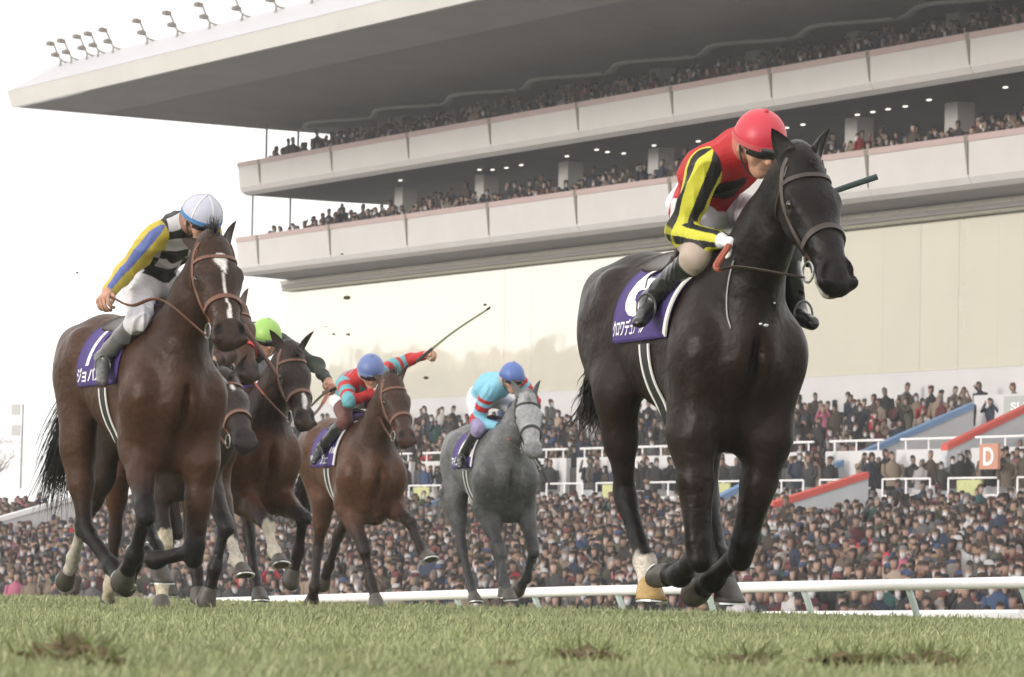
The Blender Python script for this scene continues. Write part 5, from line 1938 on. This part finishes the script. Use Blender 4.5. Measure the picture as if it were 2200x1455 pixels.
def seen_on(key, px, py, near_=14.0, far_=24.0):
    """the point of a horse's skin that lies behind a place in the photograph, in the horse's own frame"""
    po_ = POSES[key]
    ca_, sa_ = math.cos(po_['head']), math.sin(po_['head'])
    R = np.array([[ca_, -sa_, 0], [sa_, ca_, 0], [0, 0, 1]])
    o = R.T @ (CAMP - np.array(po_['O']))
    d = R.T @ nrm(ray(px, py))
    t = np.array([near_])
    Fd = HORSES[key][1]
    for _ in range(200):
        v = Fd.value((o + d * t[0])[None])[0]
        if v < .001:
            break
        t += max(v * .7, .002)
        if t[0] > far_:
            break
    return o + d * t[0], -d


cord = [seen_on('lead', *p) for p in ((1576, 560), (1568, 590), (1563, 620), (1561, 650), (1563, 680), (1570, 706))]
MB().tube(smooth_path([p + n * .006 for p, n in cord], 20), .0035, n=6).build('neck_cord', mat('grey cord', (.32, .31, .31), rough=.7), HORSES['lead'][0], True)
for (px, py, r_) in ((1634, 696, .008), (1646, 699, .011), (1664, 651, .006)):
    p, n = seen_on('lead', px, py)
    bm = bmesh.new()
    bmesh.ops.create_icosphere(bm, subdivisions=2, radius=1)
    rg_ = np.random.default_rng(int(px))
    vs_ = [p + n * .002 + np.array(v.co[:]) * r_ * np.array([.5, 1.0, .6]) * rg_.uniform(.6, 1.2) for v in bm.verts]
    mesh_obj('foam_fleck', vs_, [[v.index for v in f.verts] for f in bm.faces], M_white_strap, HORSES['lead'][0], True)
    bm.free()
# ------------------------------------------------------------------ riders
SKIN = np.array((.42, .23, .16))
BOOT = np.array((.012, .012, .013))
M_body = mat('rider clothing and skin', (1, 1, 1), rough=0.62, spec=0.35, attr=True, noise=0.08, nscale=14, bump=0.55, bscale=17)
M_bootl = mat('boot leather', (1, 1, 1), rough=.26, spec=.55, attr=True, bump=.5, bscale=16)
M_goggle = mat('goggle lens', (.02, .02, .022), rough=.12, spec=.6)
M_stirrup = mat('stirrup metal', (.12, .12, .12), rough=.4, metal=.8)


def hand_vf(wr, fwd, up, side, curl=1.0, sc=1.0):
    """a closed hand: palm, four fingers of different length and a thumb"""
    fwd, up = nrm(fwd), nrm(np.asarray(up) - nrm(fwd) * (np.asarray(up) @ nrm(fwd)))
    lt = np.cross(up, fwd) * side
    m = MB()
    palm = [wr - fwd * .02, wr + fwd * .02, wr + fwd * .06, wr + fwd * .088]
    m.tube(palm, [.026 * sc, .034 * sc, .040 * sc, .036 * sc], n=10, up=up, flat=.55)
    for i, (L, o) in enumerate(((.030, .031), (.033, .011), (.031, -.010), (.025, -.029))):
        p = wr + fwd * (.084 - .006 * abs(i - 1)) + lt * o * sc
        pts = [p]
        an = .35 * curl
        for sgm in range(3):
            an += (.55, .95, .8)[sgm] * curl
            dv = fwd * math.cos(an) - up * math.sin(an)
            p = p + dv * L * (1.05, .85, .7)[sgm] * sc
            pts.append(p)
        m.tube(smooth_path(pts, 8), np.linspace(.0105, .008, 8) * sc, n=7)
    p = wr + fwd * .03 + lt * .030 * sc - up * .008
    pts = [p, p + fwd * .022 + lt * .016 - up * .010, p + fwd * .048 + lt * .012 - up * .022, p + fwd * .066 - up * .03 - lt * .004]
    m.tube(smooth_path(pts, 8), np.linspace(.0135, .009, 8) * sc, n=7)
    return np.array(m.v), m.f


def stripes(a, b, cols, n, ph=0.0):
    # bands along the arm; angle 0 is the side turned forward and to the right of the horse
    ax = nrm(np.asarray(b) - np.asarray(a))
    ref = np.array((.90, -.42, .1))
    e1 = nrm(ref - ax * (ref @ ax))
    e2 = np.cross(ax, e1)

    def f(V, t):
        r = V - np.asarray(a)
        an = np.arctan2(r @ e2, r @ e1)
        return np.array(cols)[np.searchsorted(np.array(n), an)]
    return f


def hoops(cols, cuts):
    def f(V, t):
        return np.array(cols)[np.searchsorted(np.array(cuts), t)]
    return f


def refine(V, Q):
    """each quad into four, for crisp edges between the colours of the silks"""
    E = np.sort(np.stack([Q, np.roll(Q, -1, 1)], -1).reshape(-1, 2), 1)
    U, inv_ = np.unique(E, axis=0, return_inverse=True)
    inv_ = inv_.reshape(-1, 4)
    n0 = len(V)
    em = (V[U[:, 0]] + V[U[:, 1]]) / 2
    fm = V[Q].mean(1)
    ei = inv_ + n0
    fi = np.arange(len(Q)) + n0 + len(U)
    out = np.concatenate([np.stack([Q[:, k_], ei[:, k_], fi, ei[:, (k_ + 3) % 4]], 1) for k_ in range(4)])
    return np.vstack([V, em, fm]), out


def folds(V, Q, J, seed):
    """wind-blown creases pressed into the silks and breeches"""
    rg = np.random.default_rng(seed)
    N = np.zeros_like(V)
    n = np.cross(V[Q[:, 2]] - V[Q[:, 0]], V[Q[:, 3]] - V[Q[:, 1]])
    for k_ in range(4):
        np.add.at(N, Q[:, k_], n)
    N /= np.linalg.norm(N, axis=1, keepdims=True) + 1e-12
    D = np.zeros(len(V))
    for f_, amp in ((26, .0075), (41, .0045), (70, .0022)):
        a, b = rg.normal(0, 1, 3), rg.normal(0, 1, 3)
        a, b = a / np.linalg.norm(a), b / np.linalg.norm(b)
        ph = V @ a * f_ + 1.6 * np.sin(V @ b * f_ * .55 + rg.uniform(0, 6))
        mod = .5 + .5 * np.sin(V @ b * f_ * .33 + V @ a * 7)
        D += amp * (1 - 2 * np.abs(np.sin(ph))) * mod
    keep = sstep(.15, .22, np.linalg.norm(V - J['hd'], axis=1))
    for c_ in 'RL':
        keep = keep * sstep(.04, .10, np.linalg.norm(V - J['w' + c_], axis=1))
        keep = keep * (.35 + .65 * sstep(.10, .30, np.linalg.norm(V - J['a' + c_], axis=1)))
    return V + N * (D * keep)[:, None]


def build_rider(key, pose, st, label, horse, vox=.010):
    J = {k_: np.array(v, float) for k_, v in pose['J'].items()}
    F = Field()
    body, br, boot = np.array(st['body']), np.array(st.get('breeches', (.55, .53, .57))), np.array(st.get('boot', BOOT))
    lat = nrm(J['sL'] - J['sR'])
    up = nrm(np.cross(J['nk'] - J['pe'], lat))
    up = up if up[2] > 0 else -up
    md = (J['pe'] + J['nk']) / 2 + up * st.get('arch', .012)
    bf = st.get('body_fn')
    F.cap(J['pe'] - up * .02, md, (.112, .095), (.138, .108), k=.06, ca=body, fn=bf, lat=lat)
    F.cap(md, J['nk'] - up * .02, (.142, .108), (.112, .085), k=.06, ca=body, fn=bf, lat=lat)
    ch = (J['pe'] + J['nk']) / 2 + (J['nk'] - J['pe']) * .16 - up * .04
    F.cap(ch, J['nk'] * .8 + J['pe'] * .2 - up * .06, (.13, .08), (.12, .075), k=.06, ca=body, fn=st.get('chest_fn', bf), lat=lat)
    F.cap(J['sR'] * .84 + J['sL'] * .16, J['sL'] * .84 + J['sR'] * .16, .066, .066, k=.06, ca=body, fn=st.get('yoke_fn', bf))
    F.cap(J['hR'], J['hL'], .092, .092, k=.05, ca=br)
    F.cap(J['pe'] - nrm(J['nk'] - J['pe']) * .03 + up * .02, J['pe'] + nrm(J['nk'] - J['pe']) * .04 + up * .01, (.105, .08), (.11, .09), k=.05, ca=br, lat=lat)
    F.cap(J['nk'] - (J['hd'] - J['nk']) * .2, J['hd'], .062, .055, k=.03, ca=body, cb=SKIN)
    fh, uh = np.array(st.get('look', (1, 0, -.25)), float), None
    fh = nrm(fh)
    lh = nrm(np.cross((0, 0, 1), fh))
    uh = np.cross(fh, lh)
    hd = J['hd']
    hq = lambda f_, l_, u_: hd + fh * f_ + lh * l_ + uh * u_
    sk = np.array(st.get('skin', SKIN))
    F.cap(hq(-.02, 0, .02), hq(.01, 0, .02), (.078, .085), (.076, .085), k=.03, ca=(.02, .015, .012), cb=sk, lat=lh)        # skull
    F.cap(hq(.035, 0, .01), hq(.045, 0, -.07), (.060, .050), (.045, .042), k=.03, ca=sk, lat=lh)                               # face
    F.cap(hq(.055, 0, -.085), hq(.06, 0, -.09), .030, .028, k=.03, ca=sk)                                                            # chin
    F.cap(hq(.092, 0, .0), hq(.108, 0, -.032), .009, .014, k=.015, ca=sk)                                                            # nose
    F.cap(hq(.086, -.018, -.062), hq(.086, .018, -.062), .007, .007, k=.010, ca=sk * .75)                                            # lips
    F.cap(hq(.075, -.045, .018), hq(.075, .045, .018), .016, .016, k=.02, ca=sk)                                                     # brow
    for s in (-1, 1):
        F.cap(hq(-.005, .080 * s, .0), hq(-.012, .082 * s, -.032), (.008, .020), (.007, .013), k=.01, ca=sk, lat=lh)               # ear
        F.cap(hq(.088, .032 * s, .003), hq(.090, .034 * s, .003), .013, .013, k=.01, ca=sk * .4, sub=True)                          # eye socket
        F.cap(hq(.06, .045 * s, -.03), hq(.058, .043 * s, -.04), .022, .02, k=.02, ca=sk)                                             # cheek
    for c_, s in (('R', -1), ('L', 1)):
        sh, el, wr = J['s' + c_], J['e' + c_], J['w' + c_]
        slv = st.get('sleeve', body)
        f1 = st['sleeve_fn'](sh, el, 0) if 'sleeve_fn' in st else None
        f2 = st['sleeve_fn'](el, wr, 1) if 'sleeve_fn' in st else None
        F.cap(sh, sh * .5 + el * .5, .066, .060, k=.04, ca=slv, fn=st['sleeve_fn'](sh, el, 0) if 'sleeve_fn' in st else None)
        F.cap(sh, el, .058, .053, k=.03, ca=slv, fn=f1)
        e2 = el + (wr - el) * .86
        F.cap(el, e2, .053, .040, k=.03, ca=slv, fn=f2)
        F.cap(e2, wr, .034, .030, k=.01, ca=st.get('cuff', st.get('glove', sk)), cb=st.get('glove', sk))
        hp, kn, an, to = J['h' + c_], J['k' + c_], J['a' + c_], J['t' + c_]
        kc = np.array(st.get('knee', br))
        F.cap(hp, kn, .088, .058, k=.04, ca=br, fn=(lambda V, t, kc=kc: np.where((t > st.get('knee_t', .6))[:, None], kc, br)))
        b0 = kn + (an - kn) * st.get('boot_top', .22)
        F.cap(kn, b0, .057, .053, k=.03, ca=kc)
        F.cap(b0, an, .058, .042, k=.008, ca=boot)
        ft = nrm(to - an)
        F.cap(an - np.array([0, 0, .015]), to + ft * .03, (.038, .040), (.034, .026), k=.03, ca=boot, lat=np.cross(ft, (0, 0, 1)))
        F.cap(an - ft * .05 - np.array([0, 0, .035]), an - np.array([0, 0, .02]), .030, .034, k=.03, ca=boot)
    V, Q = F.surface(vox)
    V, Q = refine(V, Q)
    C = F.colors(V, .0004)
    V = folds(V, Q, J, sum(map(ord, key)))
    root = empty('person', pose['O'], pose['head'])
    allV, allF, allC = [V], [tuple(q) for q in Q], [C]
    off = len(V)
    for c_, s in (('R', -1), ('L', 1)):
        fa = nrm(J['w' + c_] - J['e' + c_])
        hv, hf = hand_vf(J['w' + c_] - fa * .01, fa, np.array(st.get('hand_up' + c_, (-.2, -.25 * s * -1, .9))), -s, st.get('curl', 1.0), st.get('hand_sc', 1.08))
        allV.append(hv)
        allF += [tuple(i + off for i in f) for f in hf]
        allC.append(np.tile(np.array(st.get('glove', sk)), (len(hv), 1)))
        off += len(hv)
    V = np.vstack(allV)
    C = np.vstack(allC)
    me = bpy.data.meshes.new('body')
    me.from_pydata(V.tolist(), [], allF)
    me.polygons.foreach_set('use_smooth', np.ones(len(me.polygons), dtype=bool))
    ca = me.color_attributes.new('Col', 'FLOAT_COLOR', 'POINT')
    ca.data.foreach_set('color', np.c_[C, np.ones(len(C))].astype(np.float32).ravel())
    me.materials.append(M_body)
    me.materials.append(M_bootl)
    isb = (np.abs(C - boot).max(1) < .004) & (V[:, 2] < min(J['kR'][2], J['kL'][2]) + .01)
    me.polygons.foreach_set('material_index', np.array([1 if isb[f[0]] and isb[f[2]] else 0 for f in allF], dtype=np.int32))
    bo = bpy.data.objects.new('body', me)
    COL.objects.link(bo)
    bo.parent = root
    # helmet with its cover, peak band and button
    hc = hq(-.012, 0, .028)
    R1, R2, R3 = .118, .104, .112
    n, rings = 48, 12
    Vh, Fh = [], []
    for j in range(rings + 1):
        a = math.pi / 2 * (1 - j / rings) - .16 * (j / rings)
        for k_ in range(n):
            b_ = 2 * math.pi * k_ / n
            cut = -.012 * math.cos(b_) * (j / rings) ** 3
            Vh.append(hc + fh * R1 * math.cos(a) * math.cos(b_) + lh * R2 * math.cos(a) * math.sin(b_) + uh * (R3 * math.sin(a) - cut * 0))
    for j in range(rings):
        for k_ in range(n):
            k2 = (k_ + 1) % n
            Fh.append((j * n + k_, (j + 1) * n + k_, (j + 1) * n + k2, j * n + k2))
    base = len(Vh)
    for k_ in range(n):
        Vh.append(Vh[rings * n + k_] * .9 + hc * .1)
    for k_ in range(n):
        k2 = (k_ + 1) % n
        Fh.append((rings * n + k_, base + k_, base + k2, rings * n + k2))
    hm = mat('cap cover ' + key, st['cap'], rough=.42, spec=.4, noise=.05, nscale=20, bump=.12, bscale=35)
    helmet = mesh_obj('helmet', Vh, Fh, hm, root, True)
    rim = [np.array(Vh[rings * n + k_]) + uh * .010 for k_ in range(n)]
    rn = [(r_ - hc) - uh * ((r_ - hc) @ uh) for r_ in rim]
    mesh_obj('helmet_band', *strap_vf(np.array(rim) + np.array([nrm(x) * .001 for x in rn]), rn, .020, .006, True), mat('cap band ' + key, st.get('band', tuple(x * .6 for x in st['cap'])), rough=.6), helmet)
    bm = bmesh.new()
    bmesh.ops.create_uvsphere(bm, u_segments=10, v_segments=6, radius=.011)
    mesh_obj('helmet_button', [np.array(v.co[:]) + hc + uh * R3 for v in bm.verts], [[v.index for v in f.verts] for f in bm.faces], hm, helmet, True)
    bm.free()
    if st.get('seams'):
        for b_ in np.linspace(0, 2 * math.pi, 7)[:-1]:
            aa = np.linspace(math.pi / 2 - .05, -.1, 14)
            pts = [hc + fh * R1 * 1.004 * math.cos(a) * math.cos(b_) + lh * R2 * 1.004 * math.cos(a) * math.sin(b_) + uh * R3 * 1.004 * math.sin(a) for a in aa]
            mesh_obj('seam', *strap_vf(pts, [p - hc for p in pts], .008, .0025), mat('cap seam', (.58, .57, .60), rough=.6), helmet)
    # goggles over the eyes
    gp = [hq(.080 * math.cos(a) + .022, .082 * math.sin(a), .006) for a in np.linspace(-1.15, 1.15, 16)]
    gn = [p - hq(0, 0, .006) for p in gp]
    gg = mesh_obj('goggles', *strap_vf(gp, gn, .045, .010), M_goggle, root, True)
    gp2 = [hq(-.01 + .112 * math.cos(a), .088 * math.sin(a), .010) for a in np.linspace(1.2, 2.2, 8)]
    for s in (-1, 1):
        pts = [hq(.055, .080 * s, .006), hq(.02, .088 * s, .012), hq(-.02, .092 * s, .02)]
        mesh_obj('goggle_strap', *strap_vf(smooth_path(pts, 6), [lh * s] * 6, .018, .003), M_black_strap, gg)
        pts = [hq(.0, .086 * s, -.005), hq(.025, .074 * s, -.06), hq(.045, .038 * s, -.108), hq(.05, .0, -.118)]
        mesh_obj('chin_strap', *strap_vf(smooth_path(pts, 10), [nrm(p - hq(.02, 0, -.04)) for p in smooth_path(pts, 10)], .014, .003), M_black_strap, helmet)
    # stirrup irons with leathers
    for c_, s in (('R', -1), ('L', 1)):
        an, to = J['a' + c_], J['t' + c_]
        c = an * .45 + to * .55 + np.array([0, 0, -.035])
        f_ = nrm(to - an)
        sdv = nrm(np.cross(f_, (0, 0, 1)))
        a = np.linspace(0, 2 * math.pi, 19)
        pts = [c + sdv * .040 * math.cos(x) + np.array([0, 0, 1]) * (.045 + .055 * math.sin(x) if math.sin(x) > 0 else .045 + .045 * max(-1, math.sin(x) * 1.4)) for x in a]
        so = MB().tube(pts, .005, n=6, cap=False).build('stirrup_iron', M_stirrup, horse)
        top_ = c + np.array([0, 0, .13])
        an_ = np.array([-.10, .17 * s, 1.50])
        pts = smooth_path([top_, (top_ + an_) / 2 + np.array([0, .03 * s, 0]), an_], 8)
        mesh_obj('stirrup_leather', *strap_vf(pts, [np.array([0, float(s), .2])] * 8, .018, .004), M_leather, so)
    tag(root, label, 'person', 'jockeys riding the race horses')
    return root, J


RED, BLK, YEL, WHT = (.36, .014, .017), (.012, .011, .011), (.48, .46, .04), (.66, .65, .67)
TRQ, LBL, BLU = (.10, .29, .33), (.17, .40, .52), (.10, .16, .52)


def lead_sleeve(a, b, part):
    return stripes(a, b, [BLK, YEL, BLK, YEL, BLK, YEL], [-1.9, -1.15, -.35, .55, 1.25])


def bay_sleeve(a, b, part):
    return stripes(a, b, [(.42, .33, .045), (.09, .12, .32), (.42, .33, .045)], [-.42, .42])


def check_fn(c1, c2, sz):
    def f(V, t):
        k_ = (np.floor((V[:, 0] + V[:, 2]) / sz) + np.floor((V[:, 0] - V[:, 2] + .3 * V[:, 1]) / sz) + np.floor((V[:, 1] + .05) / (sz * 1.2))).astype(int) % 3
        return np.array([c1, c2, c1])[k_]
    return f


def panel_fn(c1, c2, wd):
    def f(V, t):
        return np.where((np.abs(V[:, 1] + .02) < wd)[:, None], np.array(c2), np.array(c1))
    return f


def blue_sleeve(a, b, part):
    return hoops([TRQ, RED, TRQ], [.18, .72]) if part == 0 else hoops([TRQ, RED], [.12])


def grey_sleeve(a, b, part):
    return hoops([LBL, RED, LBL, RED], [.30, .55, .80]) if part == 0 else hoops([RED, LBL], [.18])


def band_fn(c1, c2, n):
    def f(V, t):
        return np.where((np.floor(t * n) % 2 == 0)[:, None], np.array(c1), np.array(c2))
    return f


RDEF = {
    'lead': (dict(body=RED, chest_fn=panel_fn(RED, BLK, .06), sleeve_fn=lead_sleeve, cap=(.44, .030, .048), band=(.42, .06, .07), glove=(.72, .70, .71), cuff=BLK, knee=(.36, .29, .24), knee_t=.62, boot_top=.20, look=(1, .10, -.55)),
             'jockey in red cap and red silks with yellow and black sleeves on leading horse', .0065),
    'bay': (dict(body=BLK, body_fn=check_fn(BLK, (.45, .44, .46), .12), sleeve_fn=bay_sleeve, cap=(.40, .40, .48), band=(.05, .16, .34), seams=True, breeches=(.55, .53, .57), boot=(.10, .10, .10), look=(.86, .16, -.5), boot_top=.25),
            'jockey in white cap with black and white check silks and yellow blue sleeves', .007),
    'dark': (dict(body=(.05, .025, .022), cap=(.045, .028, .024), look=(1, 0, -.4)), 'jockey in dark brown silks crouched on the dark bay horse with low head', .017),
    'third': (dict(body=(.03, .03, .05), cap=(.03, .03, .035), look=(1, 0, -.4)), 'jockey in black silks crouched on the light bay horse with red noseband', .017),
    'green': (dict(body=(.025, .030, .022), cap=(.25, .42, .10), seams=False, look=(1, 0, -.45)), 'jockey in lime green cap and dark silks holding a whip', .012),
    'blue': (dict(body=TRQ, body_fn=band_fn(TRQ, RED, 3), yoke_fn=hoops([RED, TRQ, TRQ, RED], [.15, .5, .85]), sleeve_fn=blue_sleeve, cap=(.10, .14, .31), band=(.15, .19, .36), knee=(.10, .035, .03), knee_t=.35, look=(.8, -.15, -.62)),
             'jockey in blue cap and red and turquoise silks raising a whip', .012),
    'grey': (dict(body=LBL, sleeve_fn=grey_sleeve, cap=(.075, .125, .33), band=(.05, .08, .25), glove=(.06, .06, .07), knee=(.22, .19, .32), knee_t=.6, look=(1, .1, -.42)),
             'jockey in blue cap and light blue silks with red hooped sleeves on grey horse', .012),
}
for rk_, (st_, lab_, vx_) in RDEF.items():
    build_rider(rk_, POSES[rk_], st_, lab_, HORSES[rk_][0], vx_)


def whip(p0, p1, r0, r1, col, label, tipflap=.0, bend=.02):
    p0, p1 = np.array(p0), np.array(p1)
    L = np.linalg.norm(p1 - p0)
    pts = smooth_path([p0, (p0 + p1) / 2 + np.array([0, 0, bend]), p1], 14)
    root = empty('riding_whip', p0)
    m = MB()
    m.tube(pts - p0, np.linspace(r0, r1, 14), n=8)
    m.build('shaft', mat('whip ' + label[:12], col, rough=.45), root)
    g = MB()
    g.tube((pts - p0)[:4], np.linspace(r0 * 1.35, r0 * 1.2, 4), n=8)
    g.build('grip', M_black_strap, root)
    if tipflap:
        e = MB()
        dv = nrm(p1 - p0)
        e.tube([p1 - p0 - dv * .005, p1 - p0 + dv * tipflap], [r1 * 2.2, r1 * 2.0], n=8, flat=.35)
        e.build('flap', M_leather, root)
    tag(root, label, 'whip', 'riding whips')


whip(at_y(1700, 447, 18.0), at_y(1884, 380, 18.05), .012, .013, (.016, .035, .033), 'black riding whip with thick handle sticking out behind the black horse head', 0, .004)
whip(at_y(895, 777, 36.0), at_y(1047, 665, 36.0), .011, .008, (.16, .17, .09), 'long olive whip swung high by the rider in red and turquoise', .03)
whip(at_y(722, 834, 30.9), at_y(668, 873, 30.9), .010, .008, (.14, .13, .07), 'short whip held low by the rider in green cap')
whip(at_y(500, 664, 28.6), at_y(598, 810, 28.6), .018, .014, (.085, .035, .025), 'brown leather whip crossing beside the light bay horse head', 0, .0)
whip(at_y(1146, 975, 38.3), at_y(1184, 1050, 38.3), .009, .008, (.015, .015, .016), 'thin black whip hanging below the grey horse head')
